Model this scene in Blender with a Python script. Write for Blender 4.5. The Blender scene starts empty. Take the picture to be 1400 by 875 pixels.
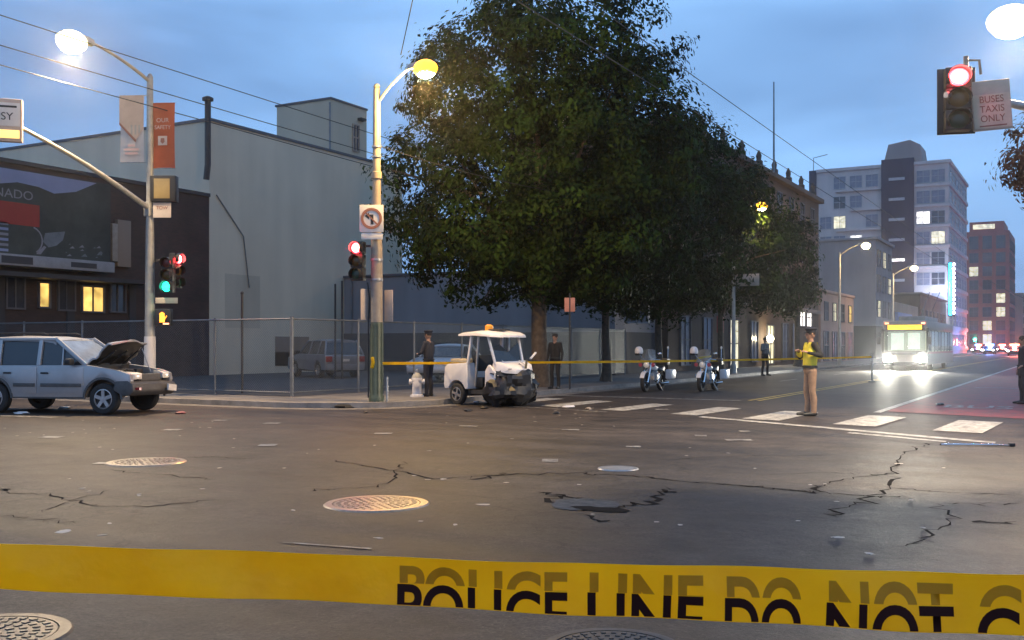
import bpy, bmesh, math, random
from mathutils import Vector, Matrix, Euler, noise as mnoise
R = math.radians
random.seed(7)
S = bpy.context.scene
COL = S.collection

# ------------------------------------------------------------------ camera
FPX, TH, HZ, CAMH = 1400.0, R(29.1), 472.0, 1.55
sn, cs = math.sin(TH), math.cos(TH)
cam = bpy.data.cameras.new('camera')
cam.sensor_width = 36; cam.lens = 36 * FPX / 1400
cam.shift_y = (HZ - 437.5) / 1400
cam.clip_start = 0.05; cam.clip_end = 6000
camo = bpy.data.objects.new('camera', cam); COL.objects.link(camo)
camo.location = (0, 0, CAMH); camo.rotation_euler = (R(90), 0, TH)
S.camera = camo

def ray(px, d):                       # horizontal position at depth d
    u = (px - 700) / FPX
    return ((-sn + u * cs) * d, (cs + u * sn) * d)
def G(px, py):                        # ground point under a pixel
    return ray(px, FPX * CAMH / (py - HZ))
def Z(py, d): return CAMH + (HZ - py) * d / FPX

# ------------------------------------------------------------------ world
W = bpy.data.worlds.new('World'); S.world = W; W.use_nodes = True
nt = W.node_tree; nt.nodes.clear()
N = nt.nodes.new; L = nt.links.new
sky = N('ShaderNodeTexSky'); sky.sky_type = 'NISHITA'; sky.sun_disc = False
sky.sun_elevation = R(3); sky.sun_rotation = R(170); sky.air_density = 1.2; sky.ozone_density = 3.0
tc = N('ShaderNodeTexCoord')
mp = N('ShaderNodeMapping'); mp.inputs['Scale'].default_value = (1.0, 1.0, 3.4); mp.inputs['Rotation'].default_value = (R(8), R(14), 0)
L(tc.outputs['Generated'], mp.inputs['Vector'])
nz = N('ShaderNodeTexNoise'); nz.inputs['Scale'].default_value = 2.3; nz.inputs['Detail'].default_value = 3.5; nz.inputs['Roughness'].default_value = .5; nz.inputs['Distortion'].default_value = .4
L(mp.outputs['Vector'], nz.inputs['Vector'])
cr = N('ShaderNodeValToRGB')
cr.color_ramp.elements[0].position = .30; cr.color_ramp.elements[0].color = (.092, .178, .365, 1)
cr.color_ramp.elements[1].position = .66; cr.color_ramp.elements[1].color = (.225, .425, .75, 1)
L(nz.outputs['Fac'], cr.inputs['Fac'])
sc_ = N('ShaderNodeVectorMath'); sc_.operation = 'SCALE'; sc_.inputs['Scale'].default_value = .10
L(sky.outputs['Color'], sc_.inputs[0])
mx = N('ShaderNodeMix'); mx.data_type = 'RGBA'; mx.inputs['Factor'].default_value = .84
L(sc_.outputs[0], mx.inputs['A']); L(cr.outputs['Color'], mx.inputs['B'])
bg = N('ShaderNodeBackground'); bg.inputs['Strength'].default_value = 1.76
L(mx.outputs['Result'], bg.inputs['Color'])
wo = N('ShaderNodeOutputWorld'); L(bg.outputs['Background'], wo.inputs['Surface'])

sun = bpy.data.lights.new('sun', 'SUN'); sun.energy = .12; sun.angle = R(30); sun.color = (.8, .85, 1)
suno = bpy.data.objects.new('sun', sun); COL.objects.link(suno); suno.rotation_euler = (R(50), 0, R(10))
S.view_settings.view_transform = 'Standard'; S.view_settings.look = 'None'
S.view_settings.exposure = 0; S.view_settings.gamma = 1
S.cycles.use_denoising = True
S.cycles.max_bounces = 6; S.cycles.diffuse_bounces = 2; S.cycles.glossy_bounces = 3; S.cycles.transparent_max_bounces = 12
S.cycles.sample_clamp_indirect = 4; S.cycles.caustics_reflective = False; S.cycles.caustics_refractive = False

# ------------------------------------------------------------------ materials
MATS = {}
def mat(name, col=(.5, .5, .5), rough=.6, metal=0, var=.15, scale=3.0, bump=0, bscale=40, emit=None, estr=0, spec=.5, trans=0, col2=None, alpha=1):
    if name in MATS: return MATS[name]
    m = bpy.data.materials.new(name); m.use_nodes = True
    t = m.node_tree; b = t.nodes['Principled BSDF']
    b.inputs['Roughness'].default_value = rough; b.inputs['Metallic'].default_value = metal
    b.inputs['Specular IOR Level'].default_value = spec
    b.inputs['Transmission Weight'].default_value = trans; b.inputs['Alpha'].default_value = alpha
    co = t.nodes.new('ShaderNodeTexCoord')
    n = t.nodes.new('ShaderNodeTexNoise'); n.inputs['Scale'].default_value = scale; n.inputs['Detail'].default_value = 6; n.inputs['Roughness'].default_value = .65
    t.links.new(co.outputs['Object'], n.inputs['Vector'])
    r = t.nodes.new('ShaderNodeValToRGB')
    c2 = col2 if col2 else [c * (1 - var) for c in col]
    c1 = col if col2 else [min(1, c * (1 + var)) for c in col]
    r.color_ramp.elements[0].position = .3; r.color_ramp.elements[0].color = (*c2, 1)
    r.color_ramp.elements[1].position = .7; r.color_ramp.elements[1].color = (*c1, 1)
    t.links.new(n.outputs['Fac'], r.inputs['Fac']); t.links.new(r.outputs['Color'], b.inputs['Base Color'])
    if bump:
        n2 = t.nodes.new('ShaderNodeTexNoise'); n2.inputs['Scale'].default_value = bscale; n2.inputs['Detail'].default_value = 4
        t.links.new(co.outputs['Object'], n2.inputs['Vector'])
        bp = t.nodes.new('ShaderNodeBump'); bp.inputs['Strength'].default_value = bump; bp.inputs['Distance'].default_value = .02
        t.links.new(n2.outputs['Fac'], bp.inputs['Height']); t.links.new(bp.outputs['Normal'], b.inputs['Normal'])
    if emit:
        b.inputs['Emission Color'].default_value = (*emit, 1); b.inputs['Emission Strength'].default_value = estr
    MATS[name] = m
    return m
def glow(name, col, s, sample=False):
    m = mat(name, tuple(min(.8, c) for c in col), .4, emit=col, estr=s)
    if not sample: m.cycles.emission_sampling = 'NONE'
    if name.startswith('lit_window'):
        t = m.node_tree; b = t.nodes['Principled BSDF']; co = t.nodes.new('ShaderNodeTexCoord'); oi = t.nodes.new('ShaderNodeObjectInfo'); n = t.nodes.new('ShaderNodeTexNoise'); n.noise_dimensions = '4D'; n.inputs['Scale'].default_value = 1.6; n.inputs['Detail'].default_value = 3
        ml = t.nodes.new('ShaderNodeMath'); ml.operation = 'MULTIPLY'; ml.inputs[1].default_value = 50; t.links.new(oi.outputs['Random'], ml.inputs[0]); t.links.new(ml.outputs[0], n.inputs['W']); t.links.new(co.outputs['Object'], n.inputs['Vector'])
        r = t.nodes.new('ShaderNodeMapRange'); r.inputs['From Min'].default_value = .35; r.inputs['From Max'].default_value = .65; r.inputs['To Min'].default_value = .25 * s; r.inputs['To Max'].default_value = s * 1.15
        t.links.new(n.outputs['Fac'], r.inputs['Value']); t.links.new(r.outputs[0], b.inputs['Emission Strength'])
    return m

def asphalt(name, base, warm):
    m = bpy.data.materials.new(name); m.use_nodes = True; t = m.node_tree; b = t.nodes['Principled BSDF']; NN = t.nodes.new; LL = t.links.new
    co = NN('ShaderNodeTexCoord')
    def noise(sc, det, rg=.6, vec=None):
        n = NN('ShaderNodeTexNoise'); n.inputs['Scale'].default_value = sc; n.inputs['Detail'].default_value = det; n.inputs['Roughness'].default_value = rg
        LL(vec or co.outputs['Object'], n.inputs['Vector']); return n
    def ramp(src, a, b_, ca, cb):
        r = NN('ShaderNodeValToRGB'); r.color_ramp.elements[0].position = a; r.color_ramp.elements[1].position = b_
        r.color_ramp.elements[0].color = (*ca, 1); r.color_ramp.elements[1].color = (*cb, 1); LL(src, r.inputs['Fac']); return r
    def mixc(f, a, b_, mode='MIX'):
        x = NN('ShaderNodeMix'); x.data_type = 'RGBA'; x.blend_type = mode
        if isinstance(f, float): x.inputs['Factor'].default_value = f
        else: LL(f, x.inputs['Factor'])
        LL(a, x.inputs['A']); LL(b_, x.inputs['B']); return x.outputs['Result']
    big = noise(.22, 5); mid = noise(1.7, 6, .7); fine = noise(34, 5, .85)
    c = ramp(big.outputs['Fac'], .35, .65, base, warm).outputs['Color']
    c = mixc(1.0, c, ramp(mid.outputs['Fac'], .3, .72, (.5,) * 3, (1.4,) * 3).outputs['Color'], 'MULTIPLY')
    c = mixc(.8, c, ramp(fine.outputs['Fac'], .3, .75, (.22,) * 3, (2.1,) * 3).outputs['Color'], 'MULTIPLY')
    coarse = noise(8.5, 5, .75); c = mixc(1.0, c, ramp(coarse.outputs['Fac'], .32, .7, (.62,) * 3, (1.4,) * 3).outputs['Color'], 'MULTIPLY')
    vo = NN('ShaderNodeTexVoronoi'); vo.inputs['Scale'].default_value = 26; LL(co.outputs['Object'], vo.inputs['Vector'])
    chip = NN('ShaderNodeRGB'); chip.outputs[0].default_value = (.21, .18, .15, 1)
    sel = ramp(vo.outputs['Distance'], .10, .17, (.55,) * 3, (0,) * 3); rnd_ = ramp(vo.outputs['Color'], .62, .66, (0,) * 3, (1,) * 3)
    fc = mixc(1.0, sel.outputs['Color'], rnd_.outputs['Color'], 'MULTIPLY'); c = mixc(fc, c, chip.outputs[0])
    # stretched tyre wear along the cross street
    mpn = NN('ShaderNodeMapping'); mpn.inputs['Scale'].default_value = (.09, 1.1, 1); LL(co.outputs['Object'], mpn.inputs['Vector'])
    wear = noise(1.2, 4, .6, mpn.outputs['Vector'])
    c = mixc(.9, c, ramp(wear.outputs['Fac'], .35, .68, (.58,) * 3, (1.3,) * 3).outputs['Color'], 'MULTIPLY')
    # old oil and patch stains
    st = noise(.9, 3, .5); c = mixc(.8, c, ramp(st.outputs['Fac'], .30, .42, (.45,) * 3, (1,) * 3).outputs['Color'], 'MULTIPLY')
    # hairline crazing
    v = NN('ShaderNodeTexVoronoi'); v.feature = 'DISTANCE_TO_EDGE'; v.inputs['Scale'].default_value = 1.05
    dn = noise(2.2, 5); vm = NN('ShaderNodeVectorMath'); vm.operation = 'MULTIPLY_ADD'; vm.inputs[1].default_value = (.8, .8, 0); LL(dn.outputs['Color'], vm.inputs[0]); LL(co.outputs['Object'], vm.inputs[2])
    LL(vm.outputs[0], v.inputs['Vector'])
    msk = ramp(noise(.3, 2).outputs['Fac'], .50, .58, (0,) * 3, (1,) * 3)
    lin = ramp(v.outputs['Distance'], .004, .018, (.35,) * 3, (1,) * 3)
    white = NN('ShaderNodeRGB'); white.outputs[0].default_value = (1, 1, 1, 1)
    cm = mixc(msk.outputs['Color'], white.outputs[0], lin.outputs['Color'])
    c = mixc(1.0, c, cm, 'MULTIPLY')
    LL(c, b.inputs['Base Color'])
    rr = NN('ShaderNodeMapRange'); rr.inputs['To Min'].default_value = .44; rr.inputs['To Max'].default_value = .72; LL(wear.outputs['Fac'], rr.inputs['Value']); LL(rr.outputs['Result'], b.inputs['Roughness'])
    b.inputs['Specular IOR Level'].default_value = .30
    bp = NN('ShaderNodeBump'); bp.inputs['Strength'].default_value = .55; bp.inputs['Distance'].default_value = .012
    LL(fine.outputs['Fac'], bp.inputs['Height'])
    bp2 = NN('ShaderNodeBump'); bp2.inputs['Strength'].default_value = .35; bp2.inputs['Distance'].default_value = .05; LL(mid.outputs['Fac'], bp2.inputs['Height']); LL(bp2.outputs['Normal'], bp.inputs['Normal'])
    LL(bp.outputs['Normal'], b.inputs['Normal'])
    return m
def worn(name, col, lo, thr=(.36, .52), rough=.5, scale=5):
    m = bpy.data.materials.new(name); m.use_nodes = True; t = m.node_tree; b = t.nodes['Principled BSDF']
    co = t.nodes.new('ShaderNodeTexCoord'); n = t.nodes.new('ShaderNodeTexNoise'); n.inputs['Scale'].default_value = scale; n.inputs['Detail'].default_value = 8; n.inputs['Roughness'].default_value = .75
    t.links.new(co.outputs['Object'], n.inputs['Vector'])
    r = t.nodes.new('ShaderNodeValToRGB'); r.color_ramp.elements[0].position = thr[0]; r.color_ramp.elements[1].position = thr[1]
    r.color_ramp.elements[0].color = (*lo, 1); r.color_ramp.elements[1].color = (*col, 1)
    t.links.new(n.outputs['Fac'], r.inputs['Fac']); t.links.new(r.outputs['Color'], b.inputs['Base Color']); b.inputs['Roughness'].default_value = rough
    MATS[name] = m; return m
def brickmat(name, c1, c2, mortar, sx=.22, sy=.07):
    m = bpy.data.materials.new(name); m.use_nodes = True; t = m.node_tree; b = t.nodes['Principled BSDF']
    co = t.nodes.new('ShaderNodeTexCoord'); sep = t.nodes.new('ShaderNodeSeparateXYZ'); cmb = t.nodes.new('ShaderNodeCombineXYZ')
    ad = t.nodes.new('ShaderNodeMath'); t.links.new(co.outputs['Object'], sep.inputs[0]); t.links.new(sep.outputs['X'], ad.inputs[0]); t.links.new(sep.outputs['Y'], ad.inputs[1])
    t.links.new(ad.outputs[0], cmb.inputs['X']); t.links.new(sep.outputs['Z'], cmb.inputs['Y'])
    br = t.nodes.new('ShaderNodeTexBrick'); br.inputs['Scale'].default_value = 1; br.inputs['Brick Width'].default_value = sx; br.inputs['Row Height'].default_value = sy; br.inputs['Mortar Size'].default_value = .008
    br.inputs['Color1'].default_value = (*c1, 1); br.inputs['Color2'].default_value = (*c2, 1); br.inputs['Mortar'].default_value = (*mortar, 1)
    t.links.new(cmb.outputs[0], br.inputs['Vector'])
    n = t.nodes.new('ShaderNodeTexNoise'); n.inputs['Scale'].default_value = .6; n.inputs['Detail'].default_value = 6; t.links.new(co.outputs['Object'], n.inputs['Vector'])
    r = t.nodes.new('ShaderNodeValToRGB'); r.color_ramp.elements[0].position = .3; r.color_ramp.elements[0].color = (.6, .6, .6, 1); r.color_ramp.elements[1].position = .7; r.color_ramp.elements[1].color = (1.15, 1.15, 1.15, 1)
    t.links.new(n.outputs['Fac'], r.inputs['Fac'])
    x = t.nodes.new('ShaderNodeMix'); x.data_type = 'RGBA'; x.blend_type = 'MULTIPLY'; x.inputs['Factor'].default_value = 1
    t.links.new(br.outputs['Color'], x.inputs['A']); t.links.new(r.outputs['Color'], x.inputs['B']); t.links.new(x.outputs['Result'], b.inputs['Base Color'])
    b.inputs['Roughness'].default_value = .85
    MATS[name] = m; return m
def stucco(name, c, streak=.35):
    m = bpy.data.materials.new(name); m.use_nodes = True; t = m.node_tree; b = t.nodes['Principled BSDF']; b.inputs['Roughness'].default_value = .85
    co = t.nodes.new('ShaderNodeTexCoord'); mpn = t.nodes.new('ShaderNodeMapping'); mpn.inputs['Scale'].default_value = (1, 1, .12); t.links.new(co.outputs['Object'], mpn.inputs['Vector'])
    n = t.nodes.new('ShaderNodeTexNoise'); n.inputs['Scale'].default_value = .9; n.inputs['Detail'].default_value = 7; t.links.new(mpn.outputs[0], n.inputs['Vector'])
    n2 = t.nodes.new('ShaderNodeTexNoise'); n2.inputs['Scale'].default_value = .28; n2.inputs['Detail'].default_value = 5; t.links.new(co.outputs['Object'], n2.inputs['Vector'])
    ad = t.nodes.new('ShaderNodeMath'); ad.operation = 'MULTIPLY_ADD'; ad.inputs[1].default_value = .5; t.links.new(n.outputs['Fac'], ad.inputs[0])
    h = t.nodes.new('ShaderNodeMath'); h.operation = 'MULTIPLY'; h.inputs[1].default_value = .5; t.links.new(n2.outputs['Fac'], h.inputs[0]); t.links.new(h.outputs[0], ad.inputs[2])
    r = t.nodes.new('ShaderNodeValToRGB'); r.color_ramp.elements[0].position = .36; r.color_ramp.elements[1].position = .62
    r.color_ramp.elements[0].color = (*[k * (1 - streak) for k in c], 1); r.color_ramp.elements[1].color = (*c, 1)
    t.links.new(ad.outputs[0], r.inputs['Fac']); t.links.new(r.outputs['Color'], b.inputs['Base Color'])
    MATS[name] = m; return m

M = dict(
    asphalt=asphalt('asphalt', (.036, .028, .023), (.062, .049, .041)),
    lot=mat('lot_asphalt', (.042, .041, .042), .8, var=.35, scale=1.2, bump=.3),
    concrete=mat('concrete', (.145, .132, .122), .85, var=.3, scale=1.6, bump=.3),
    kerb=mat('kerb_stone', (.22, .20, .185), .8, var=.35, scale=2.5, bump=.2),
    ground=mat('far_ground', (.09, .09, .09), .9, var=.3),
    white_paint=worn('road_white', (.52, .50, .45), (.13, .115, .10), (.40, .58)),
    white_patchy=worn('road_white_patchy', (.42, .40, .36), (.07, .06, .055), (.42, .62)),
    yellow_paint=worn('road_yellow', (.62, .40, .05), (.20, .15, .07)),
    red_lane=worn('red_lane', (.32, .050, .045), (.10, .055, .05), (.36, .62), .6, 2.5),
    crack=mat('crack_dark', (.014, .012, .011), .95, spec=.08, var=.2),
    patch=mat('bare_concrete', (.13, .115, .10), .9, spec=.1, var=.4, scale=8, bump=.5),
    iron=mat('worn_iron', (.33, .29, .25), .36, .85, var=.3, scale=30),
    iron_dark=mat('dark_iron', (.10, .095, .09), .5, .7, var=.3, scale=20),
    steel=mat('galvanised_steel', (.42, .42, .42), .42, .7, var=.2, scale=9),
    fence=mat('fence_steel', (.20, .21, .22), .5, .6, var=.2),
    pole_tan=mat('tan_painted_pole', (.30, .25, .20), .5, 0, var=.2, scale=4),
    pole_green=mat('dark_green_pole', (.055, .075, .05), .45, 0, var=.3, scale=6),
    pole_grey=mat('grey_painted_pole', (.33, .32, .29), .5, .1, var=.2, scale=5),
    black=mat('black_plastic', (.018, .018, .019), .45, var=.3),
    dark=mat('dark_part', (.03, .03, .032), .6, var=.3),
    rubber=mat('tyre_rubber', (.022, .021, .021), .8, var=.3, scale=12),
    chrome=mat('chrome', (.7, .7, .7), .15, 1, var=.1),
    alloy=mat('alloy_rim', (.5, .48, .47), .35, .8, var=.15, scale=12),
    glass=mat('dark_glass', (.025, .03, .035), .06, 0, var=.1, spec=.8),
    clear=mat('clear_glass', (.8, .85, .88), .03, 0, var=.05, trans=.95),
    silver=mat('silver_paint', (.42, .41, .41), .30, .5, var=.10, scale=2),
    bumper=mat('grey_bumper', (.085, .08, .078), .6, var=.25, scale=6),
    white_body=mat('white_fibreglass', (.74, .70, .68), .32, var=.1, scale=3),
    charcoal=mat('charcoal_paint', (.16, .17, .19), .3, .3, var=.1),
    red_lens=mat('red_lamp_lens', (.30, .02, .02), .25, var=.1),
    clear_lens=mat('clear_lamp_lens', (.75, .72, .66), .15, var=.12, scale=12),
    sign_white=mat('sign_white', (.70, .66, .62), .5, var=.08),
    sign_tan=mat('sign_back_tan', (.52, .40, .32), .5, var=.15),
    sign_black=mat('sign_black', (.02, .02, .02), .5),
    orange_banner=mat('orange_banner', (.62, .13, .05), .75, var=.12, scale=2),
    tan_banner=mat('tan_banner', (.48, .37, .30), .75, var=.15, scale=2),
    pale_banner=mat('pale_banner', (.70, .62, .56), .75, var=.08),
    pink_ink=mat('pale_ink', (.78, .50, .42), .7),
    brown_ink=mat('brown_ink', (.30, .13, .09), .7),
    bark=mat('bark', (.10, .075, .055), .9, var=.4, scale=6, bump=.8, bscale=14),
    skin=mat('skin', (.34, .19, .13), .55, var=.1),
    cloth_navy=mat('navy_uniform', (.018, .02, .032), .8, var=.3, scale=8),
    cloth_black=mat('black_cloth', (.016, .015, .015), .85, var=.3, scale=8),
    cloth_khaki=mat('khaki_cloth', (.30, .19, .125), .85, var=.2, scale=9),
    cloth_grey=mat('grey_cloth', (.17, .16, .15), .85, var=.2, scale=9),
    hivis=mat('hivis_yellow', (.85, .70, .05), .6, var=.12, scale=6),
    reflect=mat('reflective_strip', (.72, .70, .66), .3, .2, var=.05),
    hair=mat('hair', (.02, .015, .012), .7),
    tape=mat('caution_tape', (1.0, .68, .035), .34, var=.10, scale=5, spec=.5, bump=.35, bscale=16),
    tape_ink=mat('tape_ink', (.040, .010, .008), .8, spec=.15, var=.2),
    tape_ghost=mat('tape_ink_through_plastic', (.50, .40, .05), .42, var=.10, scale=20),
    wire=mat('wire_black', (.02, .02, .022), .6),
    grey_wall=stucco('grey_stucco', (.70, .60, .45), .16),
    white_wall=stucco('white_stucco', (.27, .26, .27), .25),
    joint=stucco('joint_grey', (.58, .50, .38), .2),
    cream_wall=stucco('cream_stucco', (.54, .48, .36), .15),
    pink_wall=stucco('pink_stucco', (.46, .30, .24), .2),
    tan_wall=stucco('tan_stucco', (.28, .21, .16), .25),
    brown_wall=stucco('brown_masonry', (.13, .085, .06), .4),
    slate_wall=stucco('slate_wall', (.055, .055, .062), .35),
    tower_wall=stucco('tower_white', (.56, .50, .48), .16),
    tower_dark=stucco('tower_dark', (.07, .055, .075), .2),
    red_wall=stucco('red_masonry', (.42, .13, .10), .3),
    roof=mat('roof_felt', (.10, .10, .11), .9, var=.2),
    brick=brickmat('dark_brick', (.075, .042, .036), (.05, .031, .028), (.055, .045, .04)),
    frame=mat('window_frame', (.10, .10, .11), .6),
    frame_pale=mat('pale_window_frame', (.42, .41, .42), .6),
    pane=mat('window_pane', (.05, .055, .07), .08, var=.25, scale=1.5, spec=.8),
    pane_mid=mat('window_pane_blind', (.20, .21, .26), .25, var=.25, scale=1.5),
    pane_lit=glow('lit_window_warm', (1.0, .62, .16), 1.5),
    pane_lit2=glow('lit_window_pale', (1.0, .86, .55), 1.1),
    pane_white=glow('lit_window_white', (1.0, .92, .82), 2.2),
    bulb_sodium=glow('sodium_lens', (1.0, .50, .03), 3.0, True),
    bulb_white=glow('white_lamp_lens', (1.0, .80, .42), 5, True),
    bulb_core=glow('white_hot_bulb', (1.0, .93, .70), 40, True),
    red_on=glow('red_signal_lit', (1.0, .035, .045), 16),
    red_core=glow('red_signal_core', (1.0, .55, .50), 14),
    green_on=glow('green_signal_lit', (.02, .85, .50), 5),
    hand_on=glow('orange_hand_lit', (1.0, .22, .02), 6),
    led=glow('amber_destination_sign', (1.0, .62, .02), 1.9),
    head_on=glow('bus_headlight_lit', (1.0, .97, .80), 220),
    cab_on=glow('bus_cabin_light', (.92, 1.0, .80), .95),
    red_tail=glow('marker_lamp', (1.0, .32, .16), 4),
    blue_flash=glow('blue_beacon', (.10, .22, 1.0), 70),
    red_flash=glow('red_beacon', (1.0, .10, .06), 55),
    cyan_neon=glow('cyan_neon', (.02, .42, 1.0), 12, True),
    white_neon=glow('white_bulb', (.85, .85, 1.0), 18, True),
    amber_beacon=mat('amber_beacon', (.70, .26, .03), .3, emit=(1, .4, .04), estr=.25),
)

def translucent(m, f):
    t = m.node_tree; b = t.nodes['Principled BSDF']; o = t.nodes['Material Output']
    tr = t.nodes.new('ShaderNodeBsdfTranslucent'); mx_ = t.nodes.new('ShaderNodeMixShader'); mx_.inputs[0].default_value = f
    lk = b.inputs['Base Color'].links[0].from_socket; t.links.new(lk, tr.inputs['Color'])
    t.links.new(b.outputs[0], mx_.inputs[1]); t.links.new(tr.outputs[0], mx_.inputs[2]); t.links.new(mx_.outputs[0], o.inputs['Surface'])
translucent(M['tape'], .72); translucent(M['tape_ghost'], .7)
translucent(M['orange_banner'], .35); translucent(M['pale_banner'], .35)
# ------------------------------------------------------------------ mesh helpers
class MB:
    def __init__(s): s.v = []; s.f = []; s.m = []; s.cur = 0
    def add(s, v, f):
        o = len(s.v); s.v += [tuple(p) for p in v]; s.f += [tuple(i + o for i in q) for q in f]; s.m += [s.cur] * len(f); return s
    def box(s, x0, x1, y0, y1, z0, z1, mtx=None):
        v = [Vector(p) for p in ((x0, y0, z0), (x1, y0, z0), (x1, y1, z0), (x0, y1, z0), (x0, y0, z1), (x1, y0, z1), (x1, y1, z1), (x0, y1, z1))]
        if mtx: v = [mtx @ p for p in v]
        return s.add(v, [(0, 3, 2, 1), (4, 5, 6, 7), (0, 1, 5, 4), (1, 2, 6, 5), (2, 3, 7, 6), (3, 0, 4, 7)])
    def beam(s, p, q, w, h, up=(0, 0, 1)):
        p, q = Vector(p), Vector(q); d = (q - p).normalized(); u = Vector(up)
        if abs(d.dot(u)) > .98: u = Vector((1, 0, 0))
        a = d.cross(u).normalized(); b = a.cross(d)
        v = [c + a * i * w / 2 + b * j * h / 2 for c in (p, q) for i, j in ((-1, -1), (1, -1), (1, 1), (-1, 1))]
        return s.add(v, [(0, 1, 2, 3), (7, 6, 5, 4), (0, 4, 5, 1), (1, 5, 6, 2), (2, 6, 7, 3), (3, 7, 4, 0)])
    def tube(s, pts, r, n=8, cap=True):
        pts = [Vector(p) for p in pts]; rs = r if isinstance(r, (list, tuple)) else [r] * len(pts)
        V = []; prev = None
        for i, p in enumerate(pts):
            d = (pts[min(i + 1, len(pts) - 1)] - pts[max(i - 1, 0)]).normalized()
            if prev is None:
                u = Vector((0, 0, 1)) if abs(d.z) < .95 else Vector((1, 0, 0))
                a = d.cross(u).normalized()
            else: a = (prev - d * prev.dot(d)).normalized()
            prev = a; b = d.cross(a)
            V += [p + (a * math.cos(2 * math.pi * k / n) + b * math.sin(2 * math.pi * k / n)) * rs[i] for k in range(n)]
        F = [(i * n + k, i * n + (k + 1) % n, (i + 1) * n + (k + 1) % n, (i + 1) * n + k) for i in range(len(pts) - 1) for k in range(n)]
        if cap: F += [tuple(range(n - 1, -1, -1)), tuple((len(pts) - 1) * n + k for k in range(n))]
        return s.add(V, F)
    def lathe(s, prof, n=16, mtx=None, ring=False):
        V = []
        for r, z in prof: V += [Vector((r * math.cos(2 * math.pi * k / n), r * math.sin(2 * math.pi * k / n), z)) for k in range(n)]
        if mtx: V = [mtx @ p for p in V]
        F = [(i * n + k, i * n + (k + 1) % n, (i + 1) * n + (k + 1) % n, (i + 1) * n + k) for i in range(len(prof) - 1) for k in range(n)]
        if ring: F += [((len(prof) - 1) * n + k, (len(prof) - 1) * n + (k + 1) % n, (k + 1) % n, k) for k in range(n)]
        else: F += [tuple(range(n - 1, -1, -1)), tuple((len(prof) - 1) * n + k for k in range(n))]
        return s.add(V, F)
    def prism(s, poly, a, b, fn=None):        # polygon in (x,z), extruded along y
        n = len(poly); fn = fn or (lambda x, y, z: (x, y, z))
        V = [fn(x, a, z) for x, z in poly] + [fn(x, b, z) for x, z in poly]
        F = [tuple(range(n)), tuple(range(2 * n - 1, n - 1, -1))] + [(i, i + n, (i + 1) % n + n, (i + 1) % n) for i in range(n)]
        return s.add(V, F)
    def loft(s, rings):
        n = len(rings[0]); V = [p for r in rings for p in r]
        F = [(i * n + k, i * n + (k + 1) % n, (i + 1) * n + (k + 1) % n, (i + 1) * n + k) for i in range(len(rings) - 1) for k in range(n)]
        F += [tuple(range(n - 1, -1, -1)), tuple((len(rings) - 1) * n + k for k in range(n))]
        return s.add(V, F)
    def ell(s, c, rx, ry, rz, n=14, m=8, mtx=None):
        prof = [(max(1e-4, math.sin(math.pi * i / m)), -math.cos(math.pi * i / m)) for i in range(m + 1)]
        T = Matrix.Translation(Vector(c)) @ (mtx or Matrix()) @ Matrix.Diagonal((rx, ry, rz, 1))
        return s.lathe(prof, n, T)
    def mesh(s, name, mats, bevel=0, smooth=True, ang=38, recalc=True):
        me = bpy.data.meshes.new(name); me.from_pydata(s.v, [], s.f)
        mats = mats if isinstance(mats, (list, tuple)) else [mats]
        for m in mats: me.materials.append(m)
        if any(s.m): me.polygons.foreach_set('material_index', s.m)
        bm = bmesh.new(); bm.from_mesh(me)
        if recalc: bmesh.ops.recalc_face_normals(bm, faces=bm.faces)
        if bevel:
            ed = [e for e in bm.edges if len(e.link_faces) == 2 and e.calc_face_angle(0) > R(28)]
            bmesh.ops.bevel(bm, geom=ed, offset=bevel, segments=2, profile=.6, affect='EDGES', clamp_overlap=True)
        bm.to_mesh(me); bm.free()
        if smooth:
            me.polygons.foreach_set('use_smooth', [True] * len(me.polygons)); me.set_sharp_from_angle(angle=R(ang))
        me.update(); return me
    def build(s, name, mats, parent=None, **k):
        return link(name, s.mesh(name, mats, **k), parent)
def link(name, me, parent=None, loc=None, rot=None, scale=None):
    o = bpy.data.objects.new(name, me); COL.objects.link(o)
    if parent: o.parent = parent
    if loc: o.location = loc
    if rot: o.rotation_euler = rot
    if scale: o.scale = scale
    return o
def tag(o, label, cat, group=None):
    o['label'] = label; o['category'] = cat
    if group: o['group'] = group
    return o
def thing(name, label, cat, loc=(0, 0, 0), rz=0, group=None):
    o = bpy.data.objects.new(name, None); COL.objects.link(o); o.location = loc; o.rotation_euler = (0, 0, rz); o.empty_display_size = .2
    return tag(o, label, cat, group)
def struct(o, kind='structure'): o['kind'] = kind; return o
def copy_tree(o, parent=None):
    c = o.copy(); COL.objects.link(c); c.parent = parent
    for ch in list(o.children): copy_tree(ch, c)
    return c
def lamp(parent, loc, energy, col, radius=.12, kind='POINT', rot=None, size=None, blend=.5):
    l = bpy.data.lights.new('lamp_light', kind); l.energy = energy; l.color = col; l.shadow_soft_size = radius
    if kind == 'SPOT': l.spot_size = size; l.spot_blend = blend
    o = bpy.data.objects.new('lamp_light', l); COL.objects.link(o); o.parent = parent; o.location = loc
    if rot: o.rotation_euler = rot
    return o
def text_mesh(txt, size, bold=0, extrude=.002, align='CENTER', spacing=1.0):
    c = bpy.data.curves.new('lettering', 'FONT'); c.body = txt; c.size = size; c.offset = bold; c.extrude = extrude; c.align_x = align; c.resolution_u = 7; c.space_character = spacing
    o = bpy.data.objects.new('lettering', c); COL.objects.link(o)
    dg = bpy.context.evaluated_depsgraph_get(); me = bpy.data.meshes.new_from_object(o.evaluated_get(dg))
    bpy.data.objects.remove(o); bpy.data.curves.remove(c); return me
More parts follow.
